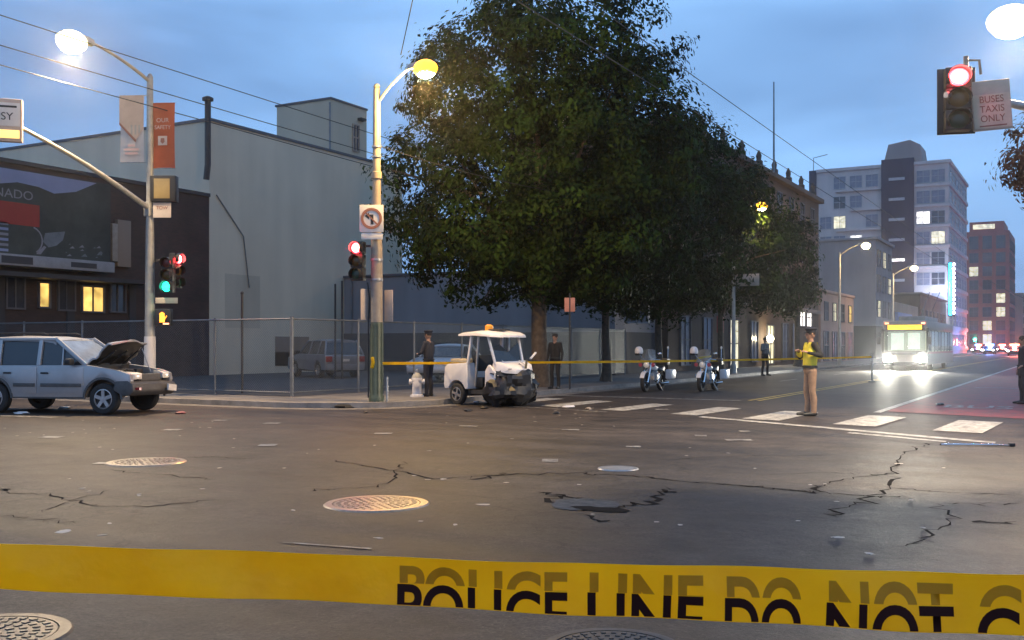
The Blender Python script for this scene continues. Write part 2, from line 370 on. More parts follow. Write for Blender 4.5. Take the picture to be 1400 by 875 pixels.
def lettering(txt, size, m, parent, loc, rot, bold=0, sx=1, align='CENTER', extrude=.002):
    me = text_mesh(txt, size, bold, extrude, align); me.materials.clear(); me.materials.append(m)
    return link('lettering', me, parent, loc, rot, (sx, 1, 1))
def rot2(x, y, a): return (x * math.cos(a) - y * math.sin(a), x * math.sin(a) + y * math.cos(a))
RY90 = Matrix.Rotation(R(90), 4, 'Y'); RX90 = Matrix.Rotation(R(90), 4, 'X')

# ------------------------------------------------------------------ the ground
def slab(poly, z0, z1):
    n = len(poly); b = MB()
    b.add([(x, y, z0) for x, y in poly] + [(x, y, z1) for x, y in poly],
          [tuple(range(n - 1, -1, -1)), tuple(range(n, 2 * n))] + [(i, (i + 1) % n, (i + 1) % n + n, i + n) for i in range(n)])
    return b
def sheet(poly, z): return MB().add([(x, y, z) for x, y in poly], [tuple(range(len(poly)))])
def arc(cx, cy, r, a0, a1, n=10): return [(cx + r * math.cos(R(a0 + (a1 - a0) * i / n)), cy + r * math.sin(R(a0 + (a1 - a0) * i / n))) for i in range(n + 1)]

struct(sheet([(-2500, -600), (2500, -600), (2500, 4000), (-2500, 4000)], -.06).build('ground', M['ground'], smooth=False))
road = struct(sheet([(-200, -60), (160, -60), (160, 900), (-200, 900)], 0).build('road', M['asphalt'], smooth=False))
KX, KY, KR = -14.6, 19.4, 3.0        # far left corner of the crossing
RX = -0.55                           # kerb on the other side of the street running away
def corner_block(name, inner, outer):
    # inner: rounded kerb line ordered; outer: closing points
    return struct(slab(inner + outer, -.05, .13).build(name, M['concrete'], smooth=False))
lineA = [(-150, KY)] + arc(KX - KR, KY + KR, KR, -90, 0) + [(KX, 800)]
corner_block('pavement', lineA, [(-150, 800)])
lineB = [(RX, 800)] + arc(RX + KR, KY + KR, KR, 180, 270) + [(150, KY)]
corner_block('pavement', lineB, [(150, 800)])
lineC = [(150, 1.6)] + arc(RX + KR, 1.6 - KR, KR, 90, 180) + [(RX, -50)]
corner_block('pavement', lineC, [(150, -50)])
lineD = [(KX, -50)] + arc(KX - KR, 1.6 - KR, KR, 0, 90) + [(-150, 1.6)]
corner_block('pavement', lineD, [(-150, -50)])
def kerb(line):
    b = MB(); w = .16
    pts = [Vector((x, y, 0)) for x, y in line]
    inn = []; out = []
    for i, p in enumerate(pts):
        d = (pts[min(i + 1, len(pts) - 1)] - pts[max(i - 1, 0)]).normalized(); nrm = Vector((-d.y, d.x, 0))
        out.append(p - nrm * .02); inn.append(p + nrm * w)
    n = len(pts)
    V = [(p.x, p.y, 0) for p in out] + [(p.x, p.y, .136) for p in out] + [(p.x, p.y, .136) for p in inn]
    F = [(i, i + 1, n + i + 1, n + i) for i in range(n - 1)] + [(n + i, n + i + 1, 2 * n + i + 1, 2 * n + i) for i in range(n - 1)]
    return struct(b.add(V, F).build('kerb', M['kerb'], smooth=False))
for ln in (lineA, lineB, lineC, lineD): kerb(ln)
FX, FY = -19.0, 21.7                 # corner of the car park fence
struct(sheet([(-36, FY), (FX, FY), (FX, 45.4), (-36, 45.4)], .135).build('car_park_surface', M['lot'], smooth=False))
# gutter strip beside the far kerb
gl = [(-150, KY - .02)] + arc(KX - KR, KY + KR, KR + .02, -90, 0) + [(KX + .02, 800)]
go = [(-150, KY - .55)] + arc(KX - KR, KY + KR, KR + .55, -90, 0) + [(KX + .55, 800)]
gm = MB(); n_ = len(gl); gm.add([(x, y, .004) for x, y in gl + go], [(i, n_ + i, n_ + i + 1, i + 1) for i in range(n_ - 1)])
gm.build('gutter', M['concrete'], road, smooth=False)

# painted markings
def stripe(name, poly, m, z=.008): return sheet(poly, z).build(name, m, road, smooth=False)
stripe('bus_lane', [(-4.0, 25.2), (RX - .35, 24.0), (RX - .35, 420), (-4.0, 420)], M['red_lane'], .005)
stripe('lane_line', [(-4.2, 24.6), (-4.03, 24.6), (-4.03, 420), (-4.2, 420)], M['white_paint'])
for x in (-8.18, -7.92): stripe('centre_line', [(x, 28.2), (x + .11, 28.2), (x + .11, 420), (x, 420)], M['yellow_paint'])
for k in range(14):
    y = 33 + k * 11
    stripe('lane_dash', [(-11.4, y), (-11.28, y), (-11.28, y + 3), (-11.4, y + 3)], M['white_patchy'])
for i, x in enumerate((-13.5, -11.75, -9.75, -7.75, -5.85, -3.85, -1.95)):
    y0 = 19.95 + (-2 - x) * .33; wdt = .34 if i < 4 else .42
    stripe('crosswalk_stripe', [(x - wdt, y0), (x + wdt, y0 - .22), (x + wdt + .15, y0 + 2.75), (x - wdt + .15, y0 + 3.0)], M['white_paint'])
stripe('crosswalk_edge_line', [(-7.2, 21.15), (-1.2, 17.75), (-1.2, 18.05), (-7.2, 21.45)], M['white_paint'])
stripe('crosswalk_edge_line', [(-3.6, 18.55), (-1.9, 17.6), (-1.9, 17.78), (-3.6, 18.8)], M['white_paint'], .010)
stripe('stop_line', [(-14.1, 28.1), (-8.3, 27.9), (-8.3, 28.2), (-14.1, 28.4)], M['white_patchy'])
stripe('crosswalk_edge_line', [(-14.2, 23.0), (-9.6, 21.7), (-9.6, 21.82), (-14.2, 23.12)], M['white_patchy'])
bx, by = G(1340, 557)
o = lettering('BUS', 1.0, M['white_patchy'], road, (bx - .05, by - .55, .011), (0, 0, 0), bold=.012, sx=.95, extrude=.0)
o.scale = (.95, 1.7, 1)
ax, ay = G(1362, 531)
b = MB()
for rr, a0, a1 in ((1.0, 40, 140),):
    P = arc(ax, ay - .6, rr, a0, a1, 10); Q = arc(ax, ay - .6, rr - .22, a0, a1, 10)
    b.add([(x, y, .011) for x, y in P + Q], [(i, i + 1, 12 + i, 11 + i) for i in range(10)])
b.build('worn_arc_marking', M['white_patchy'], road, smooth=False)
# short guide dashes across the crossing
for px, py, w, l in ((70, 598, 28, .14), (235, 588, 24, .14), (366, 609, 24, .15), (372, 579, 22, .13), (524, 593, 24, .13), (752, 630, 22, .16), (866, 611, 20, .12), (1010, 602, 36, .12), (958, 596, 16, .13), (1140, 735, 0, 0), (620, 628, 0, 0), (1018, 590, 14, .1), (300, 575, 20, .1), (640, 583, 26, .1), (585, 604, 0, 0), (780, 588, 24, .1), (905, 560, 18, .12), (150, 634, 42, .10)):
    if not w: continue
    x, y = G(px, py); d = FPX * CAMH / (py - HZ); hw = w / 2 * d / FPX
    ux, uy = cs, sn; an = random.uniform(-.18, .18); ux, uy = rot2(ux, uy, an)
    vx, vy = -uy, ux
    stripe('guide_dash', [(x - ux * hw - vx * l, y - uy * hw - vy * l), (x + ux * hw - vx * l, y + uy * hw - vy * l), (x + ux * hw + vx * l, y + uy * hw + vy * l), (x - ux * hw + vx * l, y - uy * hw + vy * l)], M['white_patchy'])
lx0, ly0 = G(0, 572); lx1, ly1 = G(75, 571)
stripe('worn_edge_line', [(lx0 - 4, ly0 - .3), (lx1, ly1 - .12), (lx1, ly1 + .1), (lx0 - 4, ly0)], M['white_patchy'])
lx0, ly0 = G(385, 743); lx1, ly1 = G(505, 752)
stripe('scratch_line', [(lx0, ly0), (lx1, ly1), (lx1, ly1 + .04), (lx0, ly0 + .03)], M['white_patchy'])

# cracks: ragged dark fissures following the photographed lines
def crack(pts, w0, sub=7, jit=.05, branch=0):
    P = []
    for (a, b_) in zip(pts[:-1], pts[1:]):
        for k in range(sub):
            t = k / sub; P.append(Vector((a[0] + (b_[0] - a[0]) * t, a[1] + (b_[1] - a[1]) * t, 0)))
    P.append(Vector((*pts[-1], 0)))
    P = [p + Vector((random.gauss(0, jit), random.gauss(0, jit), 0)) for p in P]
    V = []; n = len(P)
    for i, p in enumerate(P):
        d = (P[min(i + 1, n - 1)] - P[max(0, i - 1)]).normalized(); nr = Vector((-d.y, d.x, 0))
        w = w0 * .6 * (.25 + random.random() * 1.2) * (1 if 0 < i < n - 1 else .15)
        V += [(*(p + nr * w)[:2], .0045), (*(p - nr * w)[:2], .0045)]
    MB().add(V, [(2 * i, 2 * i + 1, 2 * i + 3, 2 * i + 2) for i in range(n - 1)]).build('crack', M['crack'], road, smooth=False)
def pc(pts, w, jit=.05, sub=7): crack([G(*p) for p in pts], w, sub, jit)
pc([(420, 671), (465, 669), (520, 666), (548, 646), (556, 630)], .018)
pc([(455, 630), (520, 640), (590, 655), (650, 652), (700, 647)], .022)
pc([(640, 657), (700, 648), (790, 647), (860, 650), (930, 658), (1000, 663), (1060, 668), (1110, 673), (1122, 664)], .035, .06)
pc([(1010, 664), (1080, 670), (1112, 672), (1180, 679), (1240, 681)], .03)
pc([(1112, 671), (1128, 660), (1190, 650), (1222, 648), (1228, 628), (1250, 612), (1280, 606)], .025, .05)
pc([(1224, 650), (1212, 672), (1180, 683), (1150, 700), (1138, 706)], .03, .07)
pc([(735, 672), (760, 680), (772, 694), (800, 697), (845, 694), (880, 688), (905, 675), (915, 668)], .05, .06)
pc([(755, 676), (780, 678), (800, 690), (840, 692)], .03, .05)
pc([(1210, 668), (1290, 673), (1392, 678)], .022)
pc([(1285, 690), (1296, 710), (1270, 735), (1230, 748)], .022, .05)
pc([(1290, 688), (1340, 689), (1390, 688)], .018)
pc([(1330, 714), (1390, 716)], .06, .03)
pc([(0, 674), (60, 676), (120, 690), (190, 694), (300, 684)], .02, .05)
pc([(0, 706), (60, 710), (110, 716)], .016)
pc([(60, 700), (90, 686), (150, 670)], .012)
pc([(150, 642), (215, 650), (300, 656)], .02, .04)
pc([(255, 626), (292, 625), (340, 628)], .022, .03)
pc([(0, 668), (12, 672)], .03)
pc([(800, 705), (820, 712), (832, 713)], .03, .03, 4)
pc([(1040, 650), (1120, 646), (1180, 648)], .012)
pc([(880, 630), (1000, 624), (1130, 622)], .012)
x, y = G(795, 690); patch = [(x + .36 * math.cos(a) * random.uniform(.7, 1.1), y + .42 * math.sin(a) * random.uniform(.7, 1.1)) for a in [k * math.pi / 7 for k in range(14)]]
sheet(patch, .006).build('bare_patch', M['patch'], road, smooth=False)
x, y = G(822, 697); patch = [(x + .3 * math.cos(a) * random.uniform(.6, 1.1), y + .16 * math.sin(a) * random.uniform(.6, 1.1)) for a in [k * math.pi / 7 for k in range(14)]]
sheet(patch, .0075).build('pothole', M['crack'], road, smooth=False)

# manhole covers
def manhole(px, py, dia, label, m=None, pattern=True):
    m = m or M['iron']; x, y = G(px, py); t = thing('manhole_cover', label, 'manhole cover', (x, y, 0), random.random(), 'manhole covers in the crossing'); r = dia / 2
    MB().lathe([(r * .86, .0), (r * .86, .012), (r, .012), (r * 1.03, .0)], 40, None, True).build('rim', m, t)
    b = MB().lathe([(r * .84, .002), (r * .84, .010), (r * .80, .011)], 40)
    b.build('cover', m, t)
    if pattern:
        c = MB()
        for k in range(5):
            rr = r * (.16 + k * .145); nb = 6 + 6 * k
            for j in range(nb):
                a = 2 * math.pi * j / nb; mt = Matrix.Rotation(a, 4, 'Z') @ Matrix.Translation((rr, 0, 0))
                c.box(-r * .045, r * .045, -r * .035, r * .035, .010, .016, mt)
        c.build('raised_studs', m, t, smooth=False)['kind'] = 'stuff'
manhole(200, 632, 1.0, 'pale worn manhole cover in the road in front of the crashed silver car')
manhole(515, 689, 1.0, 'studded manhole cover glinting red and yellow in the middle of the crossing')
manhole(845, 641, .5, 'small plain round cover beside the long crack in the asphalt', M['steel'], False)
manhole(-22, 870, .86, 'studded manhole cover with bright rim just beyond the yellow tape, cut by the picture edge', M['iron_dark'])
manhole(838, 888, .72, 'dark blue-grey manhole rim lying below the lettered tape', M['iron_dark'])

# ------------------------------------------------------------------ buildings
def solid(b_, x0, x1, y0, y1, z0, z1): return b_.box(x0, x1, y0, y1, z0, z1)
WCACHE = {}
def window(parent, face, a, z, plane, w, h, pane='pane', frame='frame', mull=1, dep=.10):
    """face 'y': wall facing -Y at Y=plane, a = X centre; face 'x': wall facing +X at X=plane, a = Y centre"""
    k = (round(w, 2), round(h, 2), frame, mull, dep)
    if k not in WCACHE:
        f = .07; b = MB()
        b.box(-w / 2 - f, w / 2 + f, -dep, .02, -f, 0); b.box(-w / 2 - f, w / 2 + f, -dep, .02, h, h + f)
        b.box(-w / 2 - f, -w / 2, -dep, .02, 0, h); b.box(w / 2, w / 2 + f, -dep, .02, 0, h)
        for i in range(1, mull + 1):
            x = -w / 2 + w * i / (mull + 1); b.box(x - .03, x + .03, -dep * .7, .02, 0, h)
        if h > 1.2: b.box(-w / 2, w / 2, -dep * .66, .02, h * .52 - .03, h * .52 + .03)
        WCACHE[k] = b.mesh('window', M[frame], smooth=False)
    kp = k + (pane,)
    if kp not in WCACHE: WCACHE[kp] = MB().box(-w / 2 + .001, w / 2 - .001, -.02, .015, .001, h - .001).mesh('pane', M[pane], smooth=False)
    loc = (a, plane, z) if face == 'y' else (plane, a, z)
    o = link('window', WCACHE[k], parent, loc, (0, 0, 0 if face == 'y' else R(90)))
    link('pane', WCACHE[kp], o); return o

# grey hall behind the car park
GX, GY0, GY1, GH = -36.0, 35.3, 51.0, 12.15
t = thing('grey_building', 'tall windowless grey stucco building behind the car park', 'building', (GX, GY0, 0))
MB().box(-26, 0, 0, GY1 - GY0, 0, GH).build('wall', M['grey_wall'], t, smooth=False)
MB().box(-26.05, .06, -.06, GY1 - GY0, GH, GH + .14).build('roof_edge', M['frame'], t, smooth=False)
MB().box(-26, -.2, .2, GY1 - GY0, GH + .14, GH + .2).build('roof', M['roof'], t, smooth=False)
b = MB().box(-6.1, -2, 11.4, 14.8, GH + .2, 15.8); b.build('stair_tower', M['cream_wall'], t, smooth=False)
MB().box(-6.2, -1.94, 11.34, 14.85, 15.8, 15.92).build('stair_tower_roof', M['frame'], t, smooth=False)
MB().tube([(-2, 11.32, GH), (-2, 11.32, 15.6)], .06).build('downpipe', M['fence'], t)
window(t, 'x', 13.7, 13.2, -2, .5, 1.5, 'pane', 'pole_tan')
MB().box(-2, -1.7, 13.9, 14.4, 15.05, 15.2).build('wall_lamp', M['dark'], t)
x, y = ray(281, 47.6)
MB().tube([(x - GX + .25, y - GY0 - .2, 9.2), (x - GX + .35, y - GY0 - .2, 9.9), (x - GX + .35, y - GY0 - .2, Z(140, 47.6))], .14).build('vent_pipe', M['dark'], t)
MB().lathe([(.26, 0), (.26, .12), (.1, .2)], 12, Matrix.Translation((x - GX + .35, y - GY0 - .2, Z(140, 47.6)))).build('vent_cap', M['dark'], t)
MB().tube([(.05, .4, 8.7), (.05, 2.2, 6.9), (.05, 2.6, 4.4)], .03, 6).build('wall_cable', M['fence'], t)
MB().box(0, .005, 1.0, 3.4, 2.4, 5.0).build('paint_patch', M['joint'], t, smooth=False)
for zz, ww in ((2.0, 2.6), (1.2, 3.6)):
    MB().box(0, .03, 4.5, 4.5 + ww, .5, zz).build('painted_out_patch', M['tan_wall'], t, smooth=False)

# brick building with the billboard
t = thing('brick_building', 'dark brick building carrying a large billboard beside the car park', 'building', (GX, 0, 0))
BH = 8.55
MB().box(-22, -.01, 8, GY0 - .01, 0, BH).build('wall', M['brick'], t, smooth=False)
MB().box(-22.05, .08, 7.95, GY0 - .012, BH, BH + .16).build('parapet_cap', M['slate_wall'], t, smooth=False)
MB().box(-21.8, -.3, 8.2, GY0 - .3, BH + .16, BH + .2).build('roof', M['roof'], t, smooth=False)
MB().box(-9, -6.5, 27, 29.5, BH + .2, BH + 1.0).build('roof_unit', M['slate_wall'], t, bevel=.05)
for k in range(7):
    yy = 12 + k * 3.1; MB().box(-.02, .08, yy, yy + .35, .3, 4.2).build('pilaster', M['slate_wall'], t, smooth=False)
def by_px(px, plane): d = plane / (-sn + (px - 700) / FPX * cs); return ray(px, d)[1], d
for p0, p1, q0, q1 in ((53, 66, 387, 419), (112, 140, 392, 425)):
    y0, d = by_px(p0, GX); y1, _ = by_px(p1, GX)
    window(t, 'x', (y0 + y1) / 2, Z(q1, d), .0, y1 - y0, (q1 - q0) * d / FPX, 'pane_lit', 'frame', 1 if p1 - p0 > 20 else 0)
for px in (20, 90, 160):
    y0, d = by_px(px, GX); window(t, 'x', y0, 3.0, .0, .7, 1.2, 'pane')
MB().box(.0, 1.1, 10, 31.0, 4.15, 4.32).build('canopy', M['dark'], t, smooth=False)
yo, d = by_px(158, GX + .3)
MB().box(.0, .28, yo - .14, yo + .14, 5.1, 6.7).build('tan_strip_sign', M['pole_tan'], t, bevel=.02)  # plain tan upright strip
MB().box(.0, .2, yo + .2, yo + .9, 4.9, 6.9).build('side_sign_panel', M['tan_wall'], t, bevel=.02)

t = thing('billboard', 'wide dark billboard with red band and pale lettering on the brick wall', 'billboard', (GX + .45, 0, 0))
MB().box(-.3, 0, 14, 29.3, 5.0, 8.28).build('panel', M['dark'], t, smooth=False)
for k in range(6): MB().beam((-.44, 15 + k * 2.6, 5.4), (-.3, 15 + k * 2.6, 5.4), .1, .1).build('bracket', M['dark'], t)
PB = {'sky': mat('print_sky', (.22, .25, .38), .6, var=.12, scale=.6), 'hill': mat('print_hills', (.035, .042, .035), .6, var=.5, scale=.7),
      'red': mat('print_red', (.28, .022, .016), .6, var=.1), 'grey': mat('print_grey', (.13, .15, .17), .6, var=.3, scale=2), 'pale': mat('print_pale', (.20, .20, .23), .6)}
def print_poly(pts, m, off, name='print'): # pts in (Y,Z), facing +X
    MB().add([(off, y, z) for y, z in pts], [tuple(range(len(pts)))]).build(name, PB[m], t, smooth=False)
print_poly([(14, 5.03), (29.26, 5.03), (29.26, 8.25), (14, 8.25)], 'hill', .004)
print_poly([(14, 8.24), (28.6, 8.24), (27.6, 7.75), (26.6, 7.55), (25.9, 7.72), (25.0, 7.78), (24.2, 7.62), (22, 7.8), (19, 7.6), (14, 7.8)], 'sky', .008)
print_poly([(14, 6.15), (25.95, 6.15), (25.95, 7.0), (14, 7.0)], 'red', .009)
print_poly([(26.2, 5.95), (27.1, 6.1), (27.0, 5.75), (26.7, 5.5), (26.35, 5.4), (26.1, 5.6)], 'grey', .008)
print_poly([(25.8, 5.1), (26.0, 5.1), (26.25, 5.4), (26.15, 5.45)], 'pale', .009)
A1 = arc(25.55, 5.62, .55, -60, 75, 8); A2 = arc(25.55, 5.62, .49, -60, 75, 8)
MB().add([(.010, y, z) for y, z in A1 + A2], [(i, i + 1, 10 + i, 9 + i) for i in range(8)]).build('print', PB['pale'], t, smooth=False)
for k in range(14):
    yy, zz = random.uniform(27, 29.0), random.uniform(5.1, 5.6); s_ = random.uniform(.06, .2)
    print_poly([(yy, zz), (yy + s_ * 1.6, zz + .02), (yy + s_, zz + s_ * .7)], random.choice(['grey', 'grey', 'pale']), .007 + k * .0004)
for k in range(6): print_poly([(23.5, 5.1 + k * .2), (24.62, 5.1 + k * .2), (24.62, 5.2 + k * .2), (23.5, 5.2 + k * .2)], 'pale' if k % 2 else 'sky', .009)
lettering('TORNADO', .48, PB['pale'], t, (.012, 25.68, 7.16), (R(90), 0, R(90)), align='RIGHT', sx=1.15)
MB().box(-.4, .5, 14, 29.1, 4.55, 4.98).build('catwalk', mat('catwalk_grey', (.26, .26, .27), .6), t, bevel=.02)
MB().box(.5, .515, 24.0, 25.3, 4.62, 4.9).build('catwalk_sign', M['slate_wall'], t, smooth=False)
MB().box(.5, .515, 27.0, 28.2, 4.66, 4.86).build('catwalk_sign', M['slate_wall'], t, smooth=False)

# low white building closing the car park
t = thing('white_building', 'low pale building with dark lower wall at the back of the car park', 'building', (0, 45.4, 0))
MB().box(GX + .02, -19.6, 0, 5.4, 2.2, 5.3).build('wall', M['white_wall'], t, smooth=False)
MB().box(GX + .02, -19.55, -.05, 5.4, 0, 2.2).build('lower_wall', M['slate_wall'], t, smooth=False)
MB().box(GX + .0, -19.5, -.1, 5.45, 5.3, 5.42).build('roof_edge', M['frame'], t, smooth=False)
for px in (871,):
    d = 45.4 / (cs + (px - 700) / FPX * sn); xx = ray(px, d)[0]
    window(t, 'y', xx, Z(440, d), 0, 1.1, 1.0, 'pane', 'frame_pale')
MB().tube([(GX + .6, -.12, 2.2), (GX + .6, -.12, 5.3)], .05).build('downpipe', M['fence'], t)

# brown row building along the street
t = thing('row_building', 'long brown masonry building with rooftop finials behind the street trees', 'building', (-19, 51, 0))
RH, RL = 13.2, 35.2
MB().box(-9.6, 0, 0, RL, 0, RH).build('wall', M['brown_wall'], t, smooth=False)
MB().box(-9.7, .45, -.1, RL + .1, RH, RH + .35).build('cornice', M['brown_wall'], t, bevel=.05)
MB().box(-.1, .18, 0, RL, 4.1, 4.4).build('string_course', M['tan_wall'], t, bevel=.03)
for k in range(9):
    y = 2 + k * 4.0
    MB().lathe([(.28, 0), (.28, .5), (.16, .6), (.2, .9), (.05, 1.25)], 8, Matrix.Translation((-.2, y, RH + .35))).build('finial', M['brown_wall'], t)
for k in range(10):
    for fl in range(3):
        window(t, 'x', 2.2 + k * 3.4, 5.2 + fl * 2.8, 0, 1.2, 1.7, 'pane', 'frame')
for yy, w, pn in ((29.2, 1.7, 'pane_white'), (31.4, 1.7, 'pane_white')): window(t, 'x', yy, 3.05, .05, w, 1.35, pn, 'frame', 1)
window(t, 'x', 11.5, .1, .02, 1.8, 3.0, 'pane_lit2', 'frame', 0)
window(t, 'x', 20, .3, .02, 1.6, 2.6, 'pane_lit2', 'frame', 1)
for yy in (2.5, 6.3, 16, 24, 27): window(t, 'x', yy, .5, .02, 1.5, 2.6, 'pane_mid', 'frame', 1)
MB().box(0, .05, 8.2, 9.4, 2.3, 3.3).build('red_panel', mat('red_board', (.35, .06, .07), .6), t)
MB().box(-9.5, -5, 4, 12, RH + .35, 15.2).build('rooftop_room', M['cream_wall'], t, smooth=False)
MB().prism([(-9.6, 15.2), (-4.9, 15.2), (-7.2, 15.8)], 3.9, 12.1).build('rooftop_roof', M['tan_wall'], t, smooth=False)
x, y = ray(1058, 66); MB().tube([(x + 19, y - 51, RH - .5), (x + 19, y - 51, Z(112, 66))], [.07, .04], 6).build('antenna_mast', M['fence'], t)
for pz in (3.3,):
    wl = thing('wall_lamp', 'bright round lamp on the brown building above a doorway', 'lamp', (-18.6, 0, 0))
    d = 18.6 / (sn - (1053 - 700) / FPX * cs); yy = ray(1053, d)[1]; zz = Z(463, d); wl.location = (-18.6, yy, zz)
    MB().box(-.4, -.1, -.06, .06, .05, .15).build('bracket', M['dark'], wl)
    MB().ell((0, 0, 0), .24, .24, .24).build('globe', glow('globe_lamp', (1, .88, .62), 30), wl)
    lamp(wl, (.45, 0, 0), 160, (1, .82, .5))

# pink two-storey building
t = thing('pink_building', 'small pink stucco two-storey building with lit windows', 'building', (-19, 87, 0))
MB().box(-12, 0, 0, 14, 0, 6.0).build('wall', M['pink_wall'], t, smooth=False)
MB().box(-12, .12, -.08, 14.08, 6.0, 6.25).build('parapet', M['pink_wall'], t, bevel=.04)
for k, pn in enumerate(('pane_mid', 'pane_lit2', 'pane', 'pane_lit')): window(t, 'x', 1.9 + 3.4 * k, 3.7, 0, 1.3, 1.5, pn, 'frame')
for k in range(4): window(t, 'x', 1.9 + 3.4 * k, .3, 0, 1.8, 2.4, 'pane_mid' if k % 2 else 'pane', 'frame')

# white four-storey building
t = thing('white_block', 'plain white four-storey building with blank side wall and dark base', 'building', (-19, 113, 0))
MB().box(-18, 0, 0, 10.5, 3.6, 12.7).build('wall', M['white_wall'], t, smooth=False)
MB().box(-18, .05, -.05, 10.5, 0, 3.6).build('base_wall', M['slate_wall'], t, smooth=False)
MB().box(-18.1, .3, -.15, 10.7, 12.7, 13.0).build('cornice', M['white_wall'], t, bevel=.05)
for fl in range(3):
    for k in range(3): window(t, 'x', 1.8 + 3.4 * k, 4.6 + fl * 2.7, 0, 1.7, 1.7, 'pane_mid' if (fl + k) % 3 else 'pane_lit2', 'frame')

t = thing('low_shop', 'low tan shop building with blue sign board behind the bus', 'building', (-19, 125, 0))
MB().box(-14, 0, 0, 20, 0, 6.6).build('wall', M['tan_wall'], t, smooth=False)
MB().box(0, .35, .6, 12, 3.6, 5.4).build('sign_board', mat('blue_board', (.12, .17, .34), .5), t, bevel=.03)
for k in range(5): window(t, 'x', 2.2 + 3.8 * k, .4, 0, 2.4, 2.4, 'pane_lit2' if k % 2 else 'pane', 'frame')
t = thing('corner_shop', 'flat-roofed brown shop row between the tan shop and the white tower', 'building', (-19, 147, 0))
MB().box(-14, 0, 0, 30, 0, 8.4).build('wall', M['brown_wall'], t, smooth=False)
MB().box(-14, .2, -.1, 30, 8.4, 8.7).build('parapet', M['tan_wall'], t, bevel=.04)
for k in range(7):
    window(t, 'x', 2.2 + 4.1 * k, .4, 0, 2.6, 2.4, 'pane_lit2' if k % 3 == 0 else 'pane', 'frame'); window(t, 'x', 2.2 + 4.1 * k, 4.6, 0, 1.6, 1.8, 'pane_mid' if k % 2 else 'pane', 'frame')

# white tower
t = thing('white_tower', 'white nine-storey tower with dark vertical stair strip and slanted roof housing', 'building', (0, 180.7, 0))
TX0, TX1, TH_ = -40.2, -19, 31.4
MB().box(TX0, TX1, 0, 30, 0, TH_).build('wall', M['tower_wall'], t, smooth=False)
MB().box(TX0, TX1 + .3, -.3, 30.2, TH_, TH_ + .5).build('parapet', M['tower_wall'], t, smooth=False)
MB().box(TX0 - 1.2, TX0 - .01, -.3, 6, 0, TH_ + .4).build('side_fin', M['tower_dark'], t, smooth=False)
MB().box(-29.4, -24.3, -.6, 4, 0, TH_ + 1.2).build('stair_strip', M['tower_dark'], t, smooth=False)
MB().prism([(-29.2, TH_ + .5), (-23, TH_ + .5), (-23.4, TH_ + 3.4), (-25, TH_ + 4.3), (-28.4, TH_ + 3.8)], .2, 7).build('roof_housing', stucco('housing_brown', (.36, .29, .27), .2), t, smooth=False)
fh = TH_ / 9.3
for fl in range(9):
    z = 1.0 + fl * fh
    MB().box(-28.2, -25.7, -.75, -.6, z + 1.0, z + 1.45).build('slit_window', M['pane_white'] if fl == 4 else M['frame_pale'], t, smooth=False)
    for k, x in enumerate((-22.9, -20.6)):
        pn = 'pane_white' if (fl, k) in ((6, 0),) else ('pane_lit2' if (fl, k) in ((5, 1),) else random.choice(['pane', 'pane_mid', 'pane_mid']))
        window(t, 'y', x, z + .35, 0, 2.0, 2.0, pn, 'frame_pale', 1)
    if fl > 2:
        for k, x in enumerate((-38.6, -36.3, -33.6, -31.0)):
            if random.random() < .2: continue
            pn = 'pane_white' if (fl, k) in ((5, 2), (6, 2)) else ('pane_lit2' if (fl, k) == (6, 1) else random.choice(['pane', 'pane_mid', 'pane_mid']))
            window(t, 'y', x, z + .35, 0, 1.9, 2.0, pn, 'frame_pale', 1)
    MB().box(-31.9 - random.choice([0, 2.6, 5]), -29.5, -.5, 0, z - .25, z + .12).build('floor_ledge', M['tower_wall'], t, smooth=False)
    MB().box(-24.2, TX1 + .25, -.3, 0, z - .3, z + .1).build('floor_ledge', M['tower_wall'], t, smooth=False)
    MB().box(TX1, TX1 + .25, .1, 30, z - .3, z + .3).build('floor_ledge', M['tower_wall'], t, smooth=False)
    for k in range(6): window(t, 'x', 3 + 4.7 * k, z + .45, TX1, 3.6, 1.9, random.choice(['pane', 'pane', 'pane_mid']), 'frame_pale', 1)
x, y = ray(1113, 180); MB().tube([(x, 2, TH_), (x, 2, TH_ + 3), (x + 2.4, 2, TH_ + 3.4)], .07, 6).build('roof_antenna', M['fence'], t)

t = thing('neon_sign', 'tall vertical blue neon blade sign with white bulbs on the tower corner', 'sign', (-18.45, 178.6, 0))
z0, z1 = Z(433, 167), Z(360, 167)
MB().box(-.5, .6, .1, .45, z0, z1).build('panel', M['tower_dark'], t, bevel=.03)
MB().box(-.30, .10, -.05, .1, z0 + .2, z1 - .1).build('neon_tube', M['cyan_neon'], t, bevel=.02)
for k in range(12):
    zz = z0 + .4 + k * (z1 - z0 - .6) / 11.5; MB().box(.28, .58, -.06, .1, zz, zz + .42).build('bulb', M['white_neon'], t, bevel=.03)
MB().beam((-.55, .3, z0 + 2), (-.5, 1.9, z0 + 2), .2, .2).build('bracket', M['dark'], t)
lamp(t, (-1.4, -2.0, (z0 + z1) / 2), 2200, (.6, .7, 1), .8)

